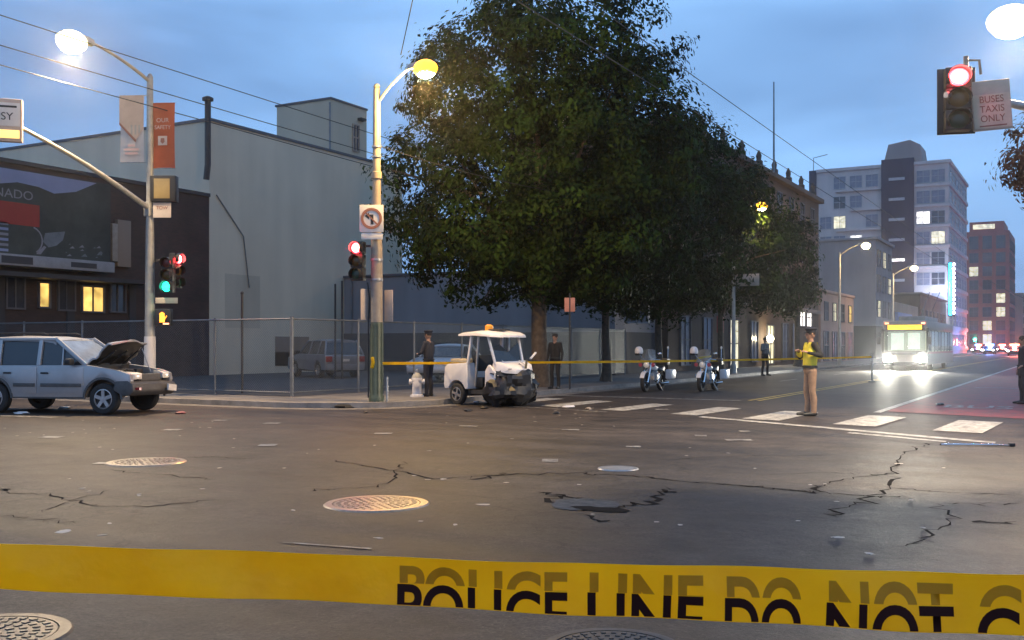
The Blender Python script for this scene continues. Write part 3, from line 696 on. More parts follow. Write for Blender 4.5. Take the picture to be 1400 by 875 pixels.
# red masonry tower at the end
t = thing('red_tower', 'distant reddish brick tower with arched upper windows and lit floors', 'building', (-31, 340, 0))
MB().box(0, 12, 0, 30, 0, 36).build('wall', M['red_wall'], t, smooth=False)
MB().box(1, 10.5, 1, 20, 36, 39).build('roof_house', M['red_wall'], t, smooth=False)
MB().box(2, 8, .9, 1, 36.8, 38.2).build('lit_roof_panel', M['pane_lit2'], t, smooth=False)
for fl in range(8):
    for k in range(3):
        window(t, 'y', 2.3 + 3.7 * k, 2 + fl * 4.1, 0, 2.4, 2.8 if fl < 7 else 3.8, 'pane_lit2' if (fl * 3 + k) % 7 in (1, 4) and fl < 6 else 'pane', 'frame', 1, .3)
    for k in range(4): window(t, 'x', 4 + 6.5 * k, 2 + fl * 4.1, 12, 3.6, 2.8, 'pane', 'frame', 1, .3)
for i, (x, y, w, dp, h, m) in enumerate(((-33, 420, 14, 40, 20, 'tan_wall'), (-36, 520, 16, 60, 24, 'red_wall'), (-40, 680, 20, 80, 30, 'tower_dark'))):
    t = thing('distant_block', ('distant tan block just beyond the reddish tower', 'far reddish block between two other distant blocks', 'farthest dark block at the end of the street')[i], 'building', (x, y, 0))
    MB().box(0, w, 0, dp, 0, h).build('wall', M[m], t, smooth=False); MB().box(-.2, w + .2, -.2, dp, h, h + .8).build('parapet', M[m], t, smooth=False)
    for fl in range(int(h / 4)):
        for k in range(4): window(t, 'x', 5 + dp / 4.5 * k, 1.5 + fl * 4, w, 4, 2.4, random.choice(['pane', 'pane_lit2', 'pane']), 'frame', 1, .3)

# ------------------------------------------------------------------ car park fence
def chain_fence(label, p, q, gate=()):
    p, q = Vector((*p, .13)), Vector((*q, .13)); ln = (q - p).length; d = (q - p).normalized(); a = math.atan2(d.y, d.x); H = 2.15
    t = thing('chain_link_fence', label, 'fence', p, a)
    n = max(2, round(ln / 2.9)); post = MB().tube([(0, 0, 0), (0, 0, H + .06)], .032, 8).mesh('post', M['fence'])
    for i in range(n + 1): link('post', post, t, (ln * i / n, 0, 0))
    MB().tube([(0, 0, H), (ln, 0, H)], .024, 8).build('top_rail', M['fence'], t)
    MB().tube([(0, 0, .12), (ln, 0, .12)], .018, 6).build('bottom_rail', M['fence'], t)
    b = MB(); s = .075; w = .0032
    for sgn in (-1, 1):
        x = -H
        while x < ln + H:
            x0, z0, x1, z1 = (x, .12, x + H - .12, H) if sgn > 0 else (x + H - .12, .12, x, H)
            def clip(xa, za, xb, zb):
                if xa > xb: xa, za, xb, zb = xb, zb, xa, za
                if xb <= 0 or xa >= ln: return None
                if xa < 0: za += (zb - za) * (0 - xa) / (xb - xa); xa = 0
                if xb > ln: zb = za + (zb - za) * (ln - xa) / (xb - xa); xb = ln
                return xa, za, xb, zb
            c = clip(x0, z0, x1, z1)
            if c:
                xa, za, xb, zb = c; yy = sgn * .004
                b.add([(xa, yy, za - w), (xa, yy, za + w), (xb, yy, zb + w), (xb, yy, zb - w), (xa, yy + w * 1.4, za), (xb, yy + w * 1.4, zb)], [(0, 3, 2, 1), (0, 4, 5, 3), (1, 2, 5, 4)])
            x += s
    o = b.build('wire_mesh', M['fence'], t, smooth=False, recalc=False); o['kind'] = 'stuff'
    return t
tf = chain_fence('grey chain-link fence along the cross street pavement behind the silver car', (-62, FY), (FX - .05, FY))
chain_fence('grey chain-link fence along the tree-lined pavement behind the wrecked cart', (FX, FY), (FX, 45.2))
t = thing('sign_post', 'tall thin bare post standing at the fence beside the car park', 'post', (*ray(331, 30.4), .13))
MB().tube([(0, 0, 0), (0, 0, 2.95)], .035, 8).build('shaft', M['dark'], t); MB().ell((0, 0, 2.97), .05, .05, .05, 8, 5).build('cap', M['dark'], t)
t = thing('gate_frame', 'tall dark pipe frame rising behind the fence near the signal pole', 'gate', (*ray(463, 43), .13))
for x in (-.18, .18): MB().tube([(x, 0, 0), (x, 0, Z(384 if x > 0 else 388, 43) - .13)], .04, 8).build('upright', M['dark'], t)
MB().tube([(-.18, 0, 2.5), (.18, 0, 2.5)], .03, 6).build('crossbar', M['dark'], t)

# ------------------------------------------------------------------ signal hardware
FACE = TH            # rotation that turns a -Y face to the photographer
def signal_head(parent, loc, rz, lit, name='signal_head', sec=.33, plate=False):
    """three sections; lens faces local -Y"""
    h = bpy.data.objects.new(name, None); COL.objects.link(h); h.parent = parent; h.location = loc; h.rotation_euler = (0, 0, rz)
    b = MB()
    for i in range(3): b.box(-.17, .17, -.10, .10, -.5 + i * sec + .005, -.5 + (i + 1) * sec - .005)
    o = b.build('housing', M['black'], h, bevel=.015)
    if plate: MB().box(-.28, .28, .02, .04, -.62, .62).build('backplate', M['black'], h, bevel=.01)
    for i, c in enumerate(('green', 'amber', 'red')):
        z = -.5 + (i + .5) * sec; T = Matrix.Translation((0, -.10, z)) @ RX90
        on = lit == c
        m = {'red': M['red_on'], 'green': M['green_on']}[c] if on else mat('dark_lens_' + c, {'red': (.10, .01, .01), 'amber': (.10, .05, .01), 'green': (.01, .06, .04)}[c], .2)
        MB().lathe([(.138, 0), (.12, .02), (.06, .034), (.005, .038)], 20, T).build('lens', m, h)
        if on and c == 'red': MB().lathe([(.105, .0245), (.09, .03), (.05, .042), (.005, .045)], 20, T).build('lens_core', M['red_core'], h)
        # visor: open half tube
        v = MB(); n = 14; a0, a1 = R(-40), R(220)
        for r, s0 in ((.155, 0), (.147, 1)):
            pass
        P = []
        for k in range(n + 1):
            a = a0 + (a1 - a0) * k / n
            for yy, r in ((-.10, .155), (-.10 - (.13 if 0 < k < n else .08), .158), (-.10 - (.13 if 0 < k < n else .08), .150), (-.10, .147)): P.append((r * math.cos(a), yy, z + r * math.sin(a)))
        v.add(P, [(4 * k + j, 4 * k + j + 1, 4 * k + 5 + j, 4 * k + 4 + j) for k in range(n) for j in range(3)])
        v.build('visor', M['black'], h)
        if on: lamp(h, (0, -.21, z), 45 if c == 'red' else 6, {'red': (1, .04, .04), 'green': (.05, 1, .6)}[c], .1)
    return h
def cobra(parent, base, tip, mbulb, energy, col, big=1.0, armr=.045, armm='pole_grey', sag=.3, aim=None):
    """curved arm from base to tip (local), luminaire at the tip"""
    b0, t0 = Vector(base), Vector(tip); dv = Vector((t0.x - b0.x, t0.y - b0.y, 0)); dh = dv.normalized()
    pts = []
    for i in range(9):
        s = i / 8; p = b0.lerp(t0, s); p.z = b0.z + (t0.z + .12 - b0.z) * math.sin(s * math.pi / 2) ** (1 - sag * .3); pts.append(p)
    MB().tube(pts, [armr * (1 - .35 * i / 8) for i in range(9)], 8).build('lamp_arm', M[armm], parent)
    a = math.atan2(dh.y, dh.x)
    T = Matrix.Translation(t0) @ Matrix.Rotation(a, 4, 'Z')
    rings = []
    for x, w, zt, zb in ((-.42, .04, .12, .06), (-.3, .09, .14, .04), (-.05, .13, .15, .03), (.15, .12, .14, .03), (.26, .05, .10, .04)):
        rings.append([T @ Vector((x * big, w * big * math.cos(q), (zt if math.sin(q) > 0 else zb) * abs(math.sin(q)) * big if math.sin(q) > 0 else .02)) for q in [k * math.pi / 5 for k in range(10)]])
    MB().loft(rings).build('lamp_housing', M['pole_grey'], parent)
    MB().ell((.03 * big, 0, -.03 * big), .28 * big, .22 * big, .19 * big, 16, 10, None).build('lamp_lens', mbulb, parent).matrix_local = T
    MB().ell((.04 * big, 0, -.07 * big), .235 * big, .195 * big, .17 * big, 14, 8, None).build('lamp_bulb', M['bulb_core'], parent).matrix_local = T
    if aim:
        e = Vector(aim).to_track_quat('-Z', 'Y').to_euler()
        return lamp(parent, t0 + Vector((0, 0, -.30 * big)), energy, col, .2, 'SPOT', e, R(152), .7)
    return lamp(parent, t0 + Vector((0, 0, -.34 * big)), energy, col, .2)

# pole on the far-left corner with the yellow sodium lamp
PX, PY = G(515, 556)
t = thing('signal_pole', 'tan and green traffic signal pole with yellow street lamp and no-left-turn sign', 'traffic light', (PX, PY, .13), 0)
MB().lathe([(.20, 0), (.20, .12), (.165, .18), (.16, 1.95), (.15, 2.0)], 16).build('base_shaft', M['pole_green'], t)
for k in range(8):
    a = k * math.pi / 4; MB().tube([(.16 * math.cos(a), .16 * math.sin(a), .2), (.155 * math.cos(a), .155 * math.sin(a), 1.95)], .018, 5).build('flute', M['pole_green'], t)
MB().lathe([(.155, 2.0), (.15, 3.2), (.145, 3.9), (.12, 4.3), (.105, 5.6), (.13, 5.62), (.13, 5.78), (.1, 5.8), (.085, 7.86), (.06, 7.92)], 16).build('shaft', M['pole_tan'], t)
for z in (3.05, 3.55, 6.15, 6.4): MB().lathe([(.12 if z > 5 else .165, z), (.12 if z > 5 else .165, z + .05)], 14).build('clamp_band', M['steel'], t)
MB().lathe([(.05, 7.9), (.09, 7.93), (.06, 8.0), (.01, 8.02)], 12).build('finial', M['pole_tan'], t)
MB().tube([(-.17, -.12, .1), (-.17, -.12, 1.9), (-.15, -.1, 2.6), (-.19, -.13, 3.0)], .02, 6).build('conduit', M['dark'], t)
MB().tube([(.26, .08, 0), (.26, .08, .62)], .03, 8).build('stub_pipe', M['steel'], t)
cobra(t, (.05, 0, 7.55), (*[a - b for a, b in zip(ray(580, 25.1), (PX, PY))], Z(92, 25.1) - .13), M['bulb_sodium'], 2600, (1.0, .60, .17), 1.15, .035)
fr = lambda lat, dep: (lat * cs - dep * sn, lat * sn + dep * cs)   # camera-right / depth offset to world
def plate(name, parent, lat, dep, z, w, h, m, bevel=.012, rz=FACE, th=.02):
    x, y = fr(lat, dep); o = MB().box(-w / 2, w / 2, -th / 2, th / 2, -h / 2, h / 2).build(name, m, parent, bevel=bevel); o.location = (x, y, z); o.rotation_euler = (0, 0, rz); return o
D0 = 25.8; zz = lambda py: Z(py, D0) - .13
s = plate('no_left_turn_sign', t, -.10, -.22, zz(300), .60, .68, M['sign_white'])
MB().lathe([(.20, 0), (.20, .012), (.265, .012), (.265, 0)], 28, Matrix.Translation((0, -.012, .0)) @ RX90, True).build('ring', M['brown_ink'], s)
MB().add([(-.02, -.014, -.15), (.05, -.014, -.15), (.05, -.014, .10), (-.06, -.014, .10), (-.06, -.014, .15), (-.17, -.014, .06), (-.06, -.014, -.03), (-.06, -.014, .03), (-.02, -.014, .03)], [tuple(range(9))]).build('arrow', M['sign_black'], s, smooth=False)
MB().beam((-.17, -.017, .17), (.17, -.017, -.17), .035, .004, (0, 1, 0)).build('slash', M['brown_ink'], s, smooth=False)
plate('lower_plate', t, -.09, -.21, zz(324), .54, .16, M['sign_white'])
plate('side_sign', t, -.27, .02, zz(416), .30, .78, M['sign_tan'], rz=FACE + R(35))
plate('side_sign', t, .30, .02, zz(418), .26, .80, M['sign_tan'], rz=FACE - R(30))
hd = signal_head(t, (*fr(-.46, -.05), zz(357)), FACE + R(-20), 'red')
MB().beam((0, .1, .38), (.28, .12, .38), .05, .05).build('bracket', M['dark'], hd); MB().beam((0, .1, -.4), (.28, .12, -.4), .05, .05).build('bracket', M['dark'], hd)
MB().tube([(-.02, -.16, .85), (.02, -.17, 1.0), (-.01, -.16, 1.12)], .045, 8).build('tape_knot', M['tape'], t)

# pole behind the silver car with banners, mast arm and white lamp
QX, QY = ray(205, 28.5); D1 = 28.5; zq = lambda py: Z(py, D1) - .13
t = thing('banner_pole', 'grey street lamp pole with two banners, mast arm and signals behind the silver car', 'street lamp', (QX, QY, .13), 0)
MB().lathe([(.2, 0), (.2, .5), (.14, .6), (.13, 3), (.10, zq(285)), (.085, zq(105)), (.04, zq(101))], 16).build('shaft', M['pole_grey'], t)
MB().lathe([(.15, zq(470)), (.155, zq(460)), (.155, zq(500)), (.15, zq(505))][::-1], 14).build('poster_wrap', M['sign_white'], t)
cobra(t, (0, 0, zq(112)), (*[a - b for a, b in zip(ray(100, 26.3), (QX, QY))], Z(55, 26.3) - .13), M['bulb_white'], 6200, (1.0, .72, .40), 1.5, .05, aim=(.35, -.55, -1))
mt_ = (*[a - b for a, b in zip(ray(20, 24.9), (QX, QY))], Z(170, 24.9) - .13)
ms = Vector((0, 0, zq(286))); me_ = Vector(mt_)
pts = [ms.lerp(me_, i / 8) + Vector((0, 0, .12 * math.sin(i / 8 * math.pi))) for i in range(9)]
MB().tube(pts, [.075 - .03 * i / 8 for i in range(9)], 10).build('mast_arm', M['steel'], t)
MB().box(-.12, .12, -.12, .12, zq(296), zq(276)).build('arm_bracket', M['pole_grey'], t, bevel=.02)
sg = MB().box(-.95, .18, -.09, .09, -.42, .62).build('mast_arm_sign', M['sign_tan'], t, bevel=.03); sg.location = me_ + Vector((0, 0, -.02)); sg.rotation_euler = (0, 0, FACE + R(18))
MB().box(-.90, .13, -.10, -.092, -.05, .52).build('face_panel', M['sign_white'], sg, bevel=.004)
MB().box(-.80, .06, -.104, -.101, .40, .45).build('small_text_line', M['sign_black'], sg, smooth=False)
lettering('BUSY', .26, M['sign_black'], sg, (-.32, -.104, .10), (R(90), 0, 0), sx=1.0)
MB().box(-.88, .12, -.104, -.092, -.34, -.14).build('glow_strip', glow('warm_glow_strip', (1, .66, .2), 1.3), sg, bevel=.01)  # emissive strip put in for the warm reflection along the sign's bottom
# banners
def banner(px0, px1, py0, py1, m, name):
    w = (px1 - px0) * D1 / FPX; h = (py1 - py0) * D1 / FPX; lat = ((px0 + px1) / 2 - 205) * D1 / FPX
    b = MB(); n = 6; V = []
    for i in range(n + 1):
        for j in range(n + 1):
            V.append((-w / 2 + w * j / n, .035 * math.sin(i / n * 3.2 + j * .5), -h / 2 + h * i / n))
    b.add(V, [(i * (n + 1) + j, i * (n + 1) + j + 1, (i + 1) * (n + 1) + j + 1, (i + 1) * (n + 1) + j) for i in range(n) for j in range(n)])
    o = b.build(name, m, t); x, y = fr(lat, -.02); o.location = (x, y, zq((py0 + py1) / 2)); o.rotation_euler = (0, 0, FACE - R(4))
    sd = 1 if lat > 0 else -1
    for zz_ in (h / 2, -h / 2): MB().tube([(-sd * (abs(lat)), .03, zz_), (sd * w / 2, .03, zz_)], .014, 6).build('banner_rod', M['steel'], o)
    return o, w, h
o, w, h = banner(164, 198, 131, 222, M['pale_banner'], 'tan_banner')
def onb(o, pts, m, yy=-.045, name='banner_print'): MB().add([(x, yy, z) for x, z in pts], [tuple(range(len(pts)))]).build(name, m, o, smooth=False)
onb(o, [(-w / 2, h / 2), (w / 2, h / 2), (w / 2, .0), (.12, -h * .18), (-w / 2, h * .08)], M['tan_banner'])
for k in range(3): onb(o, [(-.02 + k * .11, .10), (.03 + k * .11, .10), (.03 + k * .11, -.22 + .05 * k), (-.02 + k * .11, -.16 + .0 * k)], M['pole_grey'], -.048)
onb(o, [(-w / 2, h * .10), (-w / 2, h * .06), (.12, -h * .21), (.14, -h * .17)], M['brown_ink'], -.050)
for k, tx in enumerate((.2, .42, .36)): onb(o, [(-tx / 2, -.50 - k * .11), (tx / 2, -.50 - k * .11), (tx / 2, -.44 - k * .11), (-tx / 2, -.44 - k * .11)], M['pink_ink'], -.047)
o, w, h = banner(207, 240, 141, 230, M['orange_banner'], 'orange_banner')
lettering('OUR', .17, M['pink_ink'], o, (0, -.045, .36), (R(90), 0, 0)); lettering('SAFETY', .155, M['pink_ink'], o, (0, -.045, .17), (R(90), 0, 0), sx=.9)
onb(o, [(-.13, -.02), (.13, -.02), (.13, -.28), (-.13, -.28)], M['pale_banner'])
onb(o, [(-.05, -.08), (.05, -.08), (.06, -.18), (0, -.24), (-.06, -.18)], M['brown_ink'], -.049)
# transit signal box, plates, signals
o = plate('sign_box', t, .42, -.05, zq(259), .70, .72, M['black'], .02, FACE, .3)
MB().box(-.24, .20, -.165, -.155, -.28, .27).build('panel', mat('unlit_amber_panel', (.30, .22, .09), .5), o, bevel=.01)
plate('small_sign', t, .38, -.12, zq(288), .50, .42, M['pale_banner'])
x, y = fr(.38, -.14); lettering('TOW', .13, M['brown_ink'], t, (x + .0, y, zq(287)), (R(90), 0, FACE))
hd = signal_head(t, (*fr(.55, -.12), zq(376)), FACE - R(8), 'green'); MB().beam((0, .1, .42), (-.5, .12, .42), .05, .05).build('bracket', M['dark'], hd)
hd = signal_head(t, (*fr(.62, .28), zq(369)), FACE + R(72), 'red'); MB().beam((0, .1, .3), (-.2, .5, .3), .05, .05).build('bracket', M['dark'], hd)
plate('street_name_sign', t, .48, -.05, zq(411), .62, .16, M['sign_tan'])
o = plate('pedestrian_signal', t, .42, -.10, zq(434), .44, .46, M['black'], .02, FACE, .22)
b = MB().box(-.075, .06, -.125, -.115, -.14, .04)
for k in range(4): b.box(-.075 + k * .035, -.050 + k * .035, -.125, -.115, .04, .15 - .025 * abs(k - 1.5))
b.beam((.06, -.12, -.06), (.12, -.12, .04), .03, .01); b.build('lit_hand', M['hand_on'], o, smooth=False)
MB().box(.02, .18, -.125, -.115, -.2, -.16).build('lit_bar', M['red_tail'], o, smooth=False)

# mast arm on the right with its red signal and sign, lamp above
SX, SY = .75, 20.6
t = thing('mast_arm_pole', 'steel mast arm holding a red signal and bus lane sign over the street', 'traffic light', (SX, SY, .13), 0)
sx, sy = ray(1309, 16.0); zs = Z(136, 16.0) - .13
MB().lathe([(.2, 0), (.2, .4), (.14, .5), (.12, 4), (.10, 7.4)], 16).build('shaft', M['pole_grey'], t)
ex, ey = sx + (sx - SX) * .06 - SX, sy + (sy - SY) * .06 - SY
za = Z(144, 16.6) - .13
MB().tube([(0, 0, za - .3), (ex * .3, ey * .3, za - .08), (ex * .7, ey * .7, za), (ex, ey, za)], [.09, .08, .065, .05], 10).build('mast_arm', M['steel'], t)
hd = signal_head(t, (sx - SX, sy - SY, zs), FACE - R(14), 'red'); hd.scale = (1.12, 1.12, 1.0)
MB().box(-.25, .25, .10, .13, -.52, .52).build('backplate', M['black'], hd, bevel=.01)
MB().tube([(.12, .05, .5), (.12, .05, .68)], .035, 8).build('bracket', M['pole_tan'], hd); MB().tube([(.12, .05, .62), (.30, .1, .62), (.32, .1, .4)], .02, 8).build('bracket', M['pole_tan'], hd)
x, y = ray(1355, 16.0); o = MB().box(-.29, .29, -.03, .03, -.40, .38).build('bus_lane_sign', M['sign_tan'], t, bevel=.02)
o.location = (x - SX, y - SY, Z(143, 16.0) - .13); o.rotation_euler = (0, R(-4), FACE - R(10))
MB().box(-.27, .27, -.036, -.031, -.37, .16).build('face_panel', mat('sign_peach', (.60, .50, .36), .5), o, smooth=False)
for k, tx in enumerate(('BUSES', 'TAXIS', 'ONLY')): lettering(tx, .15, M['brown_ink'], o, (0, -.04, .03 - k * .15), (R(90), 0, 0), sx=.9)
MB().box(-.2, .2, -.039, -.037, -.345, -.325).build('small_text_line', M['brown_ink'], o, smooth=False)
cobra(t, (0, 0, 7.1), (-.9 - .15 - SX, 20.3 - SY, 7.25), M['bulb_white'], 5600, (1.0, .76, .48), 1.5, .05, aim=(-.5, -.35, -1))

# street lamps along the far side of the street
for i, (px, lpx, lpy, lab) in enumerate(((1003, 1040, 281, 'yellow street lamp shining into the tree leaves beside the brown building'), (1148, 1183, 335, 'street lamp in front of the blank white building wall'), (1221, 1249, 366, 'street lamp beside the dark strip of the white tower'))):
    d = 15.4 / (sn - (px - 700) / FPX * cs); x, y = ray(px, d)
    dl = d - .7
    t = thing('street_lamp', lab, 'street lamp', (x, y, .13), 0, 'street lamps along the far pavement')
    tip = ray(lpx, dl); zt = Z(lpy, dl) - .13
    MB().lathe([(.16, 0), (.15, .4), (.11, .5), (.07, zt - .5), (.03, zt - .45)], 10).build('shaft', M['pole_grey'], t)
    cobra(t, (0, 0, zt - .7), (tip[0] - x, tip[1] - y, zt), M['bulb_sodium'] if i == 0 else M['bulb_white'], (500, 800, 1000)[i], (1, .66, .25), 1.1 + .1 * i, .04)
    if i == 0: MB().box(.1, 1.3, -.04, .04, 4.4, 5.0).build('street_sign', M['sign_tan'], t, bevel=.01)
t = thing('parking_sign', 'small salmon-coloured parking sign on a thin post beside the dark tree trunks', 'sign', (*ray(779, 33), .13), 0)
MB().tube([(0, 0, 0), (0, 0, 3.1)], .03, 8).build('post', M['dark'], t)
o = MB().box(-.17, .17, -.02, .02, 2.5, 2.95).build('plate', mat('salmon_plate', (.52, .22, .16), .5), t, bevel=.01); o.rotation_euler = (0, 0, FACE);  # plate is one even salmon tone

# ------------------------------------------------------------------ overhead wires
def wire(label, p, q, sag, r=.014):
    p, q = Vector(p), Vector(q); pts = [p.lerp(q, i / 24) - Vector((0, 0, sag * 4 * (i / 24) * (1 - i / 24))) for i in range(25)]
    return tag(MB().tube(pts, r, 5).build('overhead_wire', M['wire']), label, 'wire', 'overhead wires')
for (h0, h1, xx, lab) in ((9.72, 9.02, -22, 'topmost'), (9.05, 8.85, -22.1, 'middle'), (8.62, 8.5, -22.2, 'lowest')):
    # runs parallel to the street, from behind the photographer to the row building
    sl = (h1 - h0) / 8.5; wire(lab + ' of three black wires crossing above the banner pole', (xx, -30, h0 + .3 - sl * 0), (xx, 55.0, h0 - .9), .15)
for (px, py, lab) in ((892, 66, 'upper black wire running from the big tree toward the white tower'), (921, 136, 'lower black wire running from the big tree toward the white tower')):
    d = 11 / (sn - (px - 700) / FPX * cs); x, y = ray(px, d); z = Z(py, d); wire(lab, (x, 20, z + .1), (x, 190, z - .1), .25)
wire('thin span wire tied from the tan signal pole across toward the trees', (PX + .1, PY, Z(200, 25.8)), (*ray(850, 36), Z(272, 36)), .25, .012)
wire('thin span wire stretched from the trees to the brown building', (*ray(850, 36), Z(272, 36)), (*ray(1112, 80), Z(275, 80)), .3, .012)
wire('guy wire rising from the tan signal pole top out of the picture', (*ray(548, 25.8), Z(75, 25.8)), (*ray(590, 22), Z(-120, 22)), 0, .012)
x, y = ray(1395, 60); wire('pale glinting trolley wire above the bus lane', (*ray(1350, 90), Z(382, 90)), (*ray(1440, 45), Z(425, 45)), .1, .02)

# ------------------------------------------------------------------ trees
def leaf_material(name, c1, c2):
    m = bpy.data.materials.new(name); m.use_nodes = True; t = m.node_tree; b = t.nodes['Principled BSDF']
    g = t.nodes.new('ShaderNodeNewGeometry'); r = t.nodes.new('ShaderNodeValToRGB')
    r.color_ramp.elements[0].color = (*c1, 1); r.color_ramp.elements[1].color = (*c2, 1)
    t.links.new(g.outputs['Random Per Island'], r.inputs['Fac']); t.links.new(r.outputs['Color'], b.inputs['Base Color'])
    b.inputs['Roughness'].default_value = .7; b.inputs['Specular IOR Level'].default_value = .12
    co = t.nodes.new('ShaderNodeTexCoord'); n = t.nodes.new('ShaderNodeTexNoise'); n.inputs['Scale'].default_value = .75; n.inputs['Detail'].default_value = 2; t.links.new(co.outputs['Object'], n.inputs['Vector'])
    mr = t.nodes.new('ShaderNodeMapRange'); mr.inputs['From Min'].default_value = .35; mr.inputs['From Max'].default_value = .65; t.links.new(n.outputs['Fac'], mr.inputs['Value'])
    ad = t.nodes.new('ShaderNodeMath'); ad.operation = 'MULTIPLY_ADD'; ad.inputs[1].default_value = .30; t.links.new(g.outputs['Random Per Island'], ad.inputs[0])
    hf = t.nodes.new('ShaderNodeMath'); hf.operation = 'MULTIPLY'; hf.inputs[1].default_value = .62; t.links.new(mr.outputs[0], hf.inputs[0]); t.links.new(hf.outputs[0], ad.inputs[2]); t.links.new(ad.outputs[0], r.inputs['Fac'])
    MATS[name] = m; return m
LEAF = leaf_material('ficus_leaves', (.002, .005, .001), (.032, .066, .006))
LEAFR = leaf_material('reddish_leaves', (.05, .022, .014), (.15, .055, .035))
def crown_mesh(name, ells, nleaf, size, m, seed, clump=1.0, droop=.25):
    """ells: list of (cx,cy,cz,rx,ry,rz); leaves gather in twig clumps through the outer shell"""
    rnd = random.Random(seed); V = []; F = []; vol = [e[3] * e[4] + e[4] * e[5] + e[3] * e[5] for e in ells]; tot = sum(vol); clumps = []
    for e, w in zip(ells, vol):
        nc = int(nleaf / 70 * w / tot) + 4
        for _ in range(nc):
            while True:
                d = Vector((rnd.gauss(0, 1), rnd.gauss(0, 1), rnd.gauss(0, 1)))
                if d.length > .1: break
            d.normalize()
            lump = 1 + .20 * mnoise.noise(Vector((d.x * 2.1 + seed, d.y * 2.1, d.z * 2.1))) + .10 * mnoise.noise(Vector((d.x * 5 + seed, d.y * 5, d.z * 5)))
            rr = (.42 + .58 * rnd.random() ** .38) * lump
            clumps.append((Vector((e[0] + d.x * e[3] * rr, e[1] + d.y * e[4] * rr, e[2] + d.z * e[5] * rr)), d, rnd.uniform(.35, .8) * clump))
    per = max(8, nleaf // len(clumps))
    for c, d, cr_ in clumps:
        if rnd.random() < .08 or mnoise.noise(c * .62 + Vector((seed, 0, 0))) > .30: continue
        nn = int(per * rnd.uniform(.6, 1.4))
        for _ in range(nn):
            o = Vector((rnd.gauss(0, 1), rnd.gauss(0, 1), rnd.gauss(0, .75))); o = o.normalized() * cr_ * rnd.random() ** .5
            p = c + o; nrm = (o.normalized() * .7 + d * .7 + Vector((rnd.gauss(0, .28), rnd.gauss(0, .28), rnd.gauss(.35, .28)))).normalized()
            a = nrm.cross(Vector((rnd.gauss(0, 1), rnd.gauss(0, 1), -droop * 2))).normalized(); b_ = nrm.cross(a)
            l = size * rnd.uniform(.5, 1.5); w_ = l * .48; k = len(V)
            V += [p - a * l * .5, p + b_ * w_ * .5 + nrm * l * .07, p + a * l * .5, p - b_ * w_ * .5 + nrm * l * .07]
            F += [(k, k + 1, k + 2), (k, k + 2, k + 3)]
    me = bpy.data.meshes.new(name); me.from_pydata([tuple(v) for v in V], [], F); me.materials.append(m); me.update(); return me, clumps
def street_tree(label, px, d, ells, nleaf, size, seed, tr, fork, m=None, x=None, y=None):
    if x is None: x, y = ray(px, d)
    t = thing('street_tree', label, 'tree', (x, y, .13), 0, 'street trees along the pavement')
    rnd = random.Random(seed)
    me, clumps = crown_mesh('crown', ells, nleaf, size, m or LEAF, seed)
    link('crown', me, t)
    top = max(ells, key=lambda e: e[5])
    b = MB(); ct = Vector((top[0] * .6, top[1] * .6, top[2] + top[5] * .3))
    P = [Vector((0, 0, 0)), Vector((.05, .02, .5)), Vector((.02, -.05, fork * .6)), Vector((.0, .0, fork)), Vector((ct.x * .5, ct.y * .5, (fork + ct.z) / 2)), ct]
    b.tube(P, [tr * 1.5, tr * 1.05, tr * .9, tr * .85, tr * .5, tr * .15], 10); b.build('trunk', M['bark'], t)
    for k, (c, dd, cr_) in enumerate(rnd.sample(clumps, min(16, len(clumps)))):
        s = P[3].lerp(P[4], rnd.random() * .9 - .05); mid = s.lerp(c, .5) + Vector((0, 0, rnd.uniform(.1, .8)))
        MB().tube([s, s.lerp(mid, .5) + Vector((rnd.gauss(0, .12), rnd.gauss(0, .12), 0)), mid, c], [tr * .45, tr * .32, tr * .22, tr * .07], 6).build('limb', M['bark'], t)
    return t
k_ = 35.2 / FPX
street_tree('huge dense dark green street tree rising out of the picture behind the tan signal pole', 737, 35.2,
            [(-.2, .2, 8.5, 4.7, 4.4, 4.6), (.9, .3, 11.6, 3.8, 3.8, 3.4), (-3.2, -.4, 6.7, 3.1, 2.9, 2.9), (-2.1, -.2, 10.4, 2.8, 2.6, 2.5), (2.9, .6, 8.2, 2.8, 2.8, 3.0), (1.6, .0, 5.4, 3.2, 3.0, 1.8), (-1.0, -1.6, 5.2, 2.6, 2.2, 1.5), (-2.0, -.4, 4.2, 2.4, 2.2, 1.3), (.9, .3, 3.9, 2.4, 2.2, 1.1)], 130000, .185, 11, .30, 3.0)
street_tree('dark street tree with a thin trunk just right of the huge tree', 828, 40.1,
            [(.6, 0, 6.4, 3.8, 3.4, 3.7), (1.7, .5, 9.3, 2.1, 2.0, 2.0), (-.5, 0, 4.3, 2.8, 2.4, 1.5)], 34000, .20, 23, .17, 2.9)
street_tree('street tree behind the police motorcycles with a ragged crown', 900, 45.5,
            [(1.0, 0, 6.3, 3.5, 3.2, 3.8), (2.0, .4, 9.6, 1.6, 1.6, 1.6), (0, 0, 4.1, 2.7, 2.4, 1.4), (3.1, .5, 7.6, 1.6, 1.6, 1.6)], 28000, .20, 31, .17, 2.8)
street_tree('street tree touching the yellow lamp in front of the brown building', 985, 54,
            [(.6, 0, 6.8, 3.1, 3.0, 3.9), (1.3, .3, 8.9, 1.7, 1.7, 1.8), (.8, 0, 4.4, 2.6, 2.4, 1.6)], 22000, .22, 43, .17, 2.8)
street_tree('farthest street tree with a pale trunk before the lit shop windows', 1090, 68,
            [(-1.0, 0, 6.8, 2.3, 2.3, 3.4), (-.8, 0, 8.8, 1.5, 1.5, 1.8), (-.6, 0, 4.8, 2.0, 2.0, 1.4)], 16000, .25, 57, .2, 3.0)
x, y = ray(1400, 30)
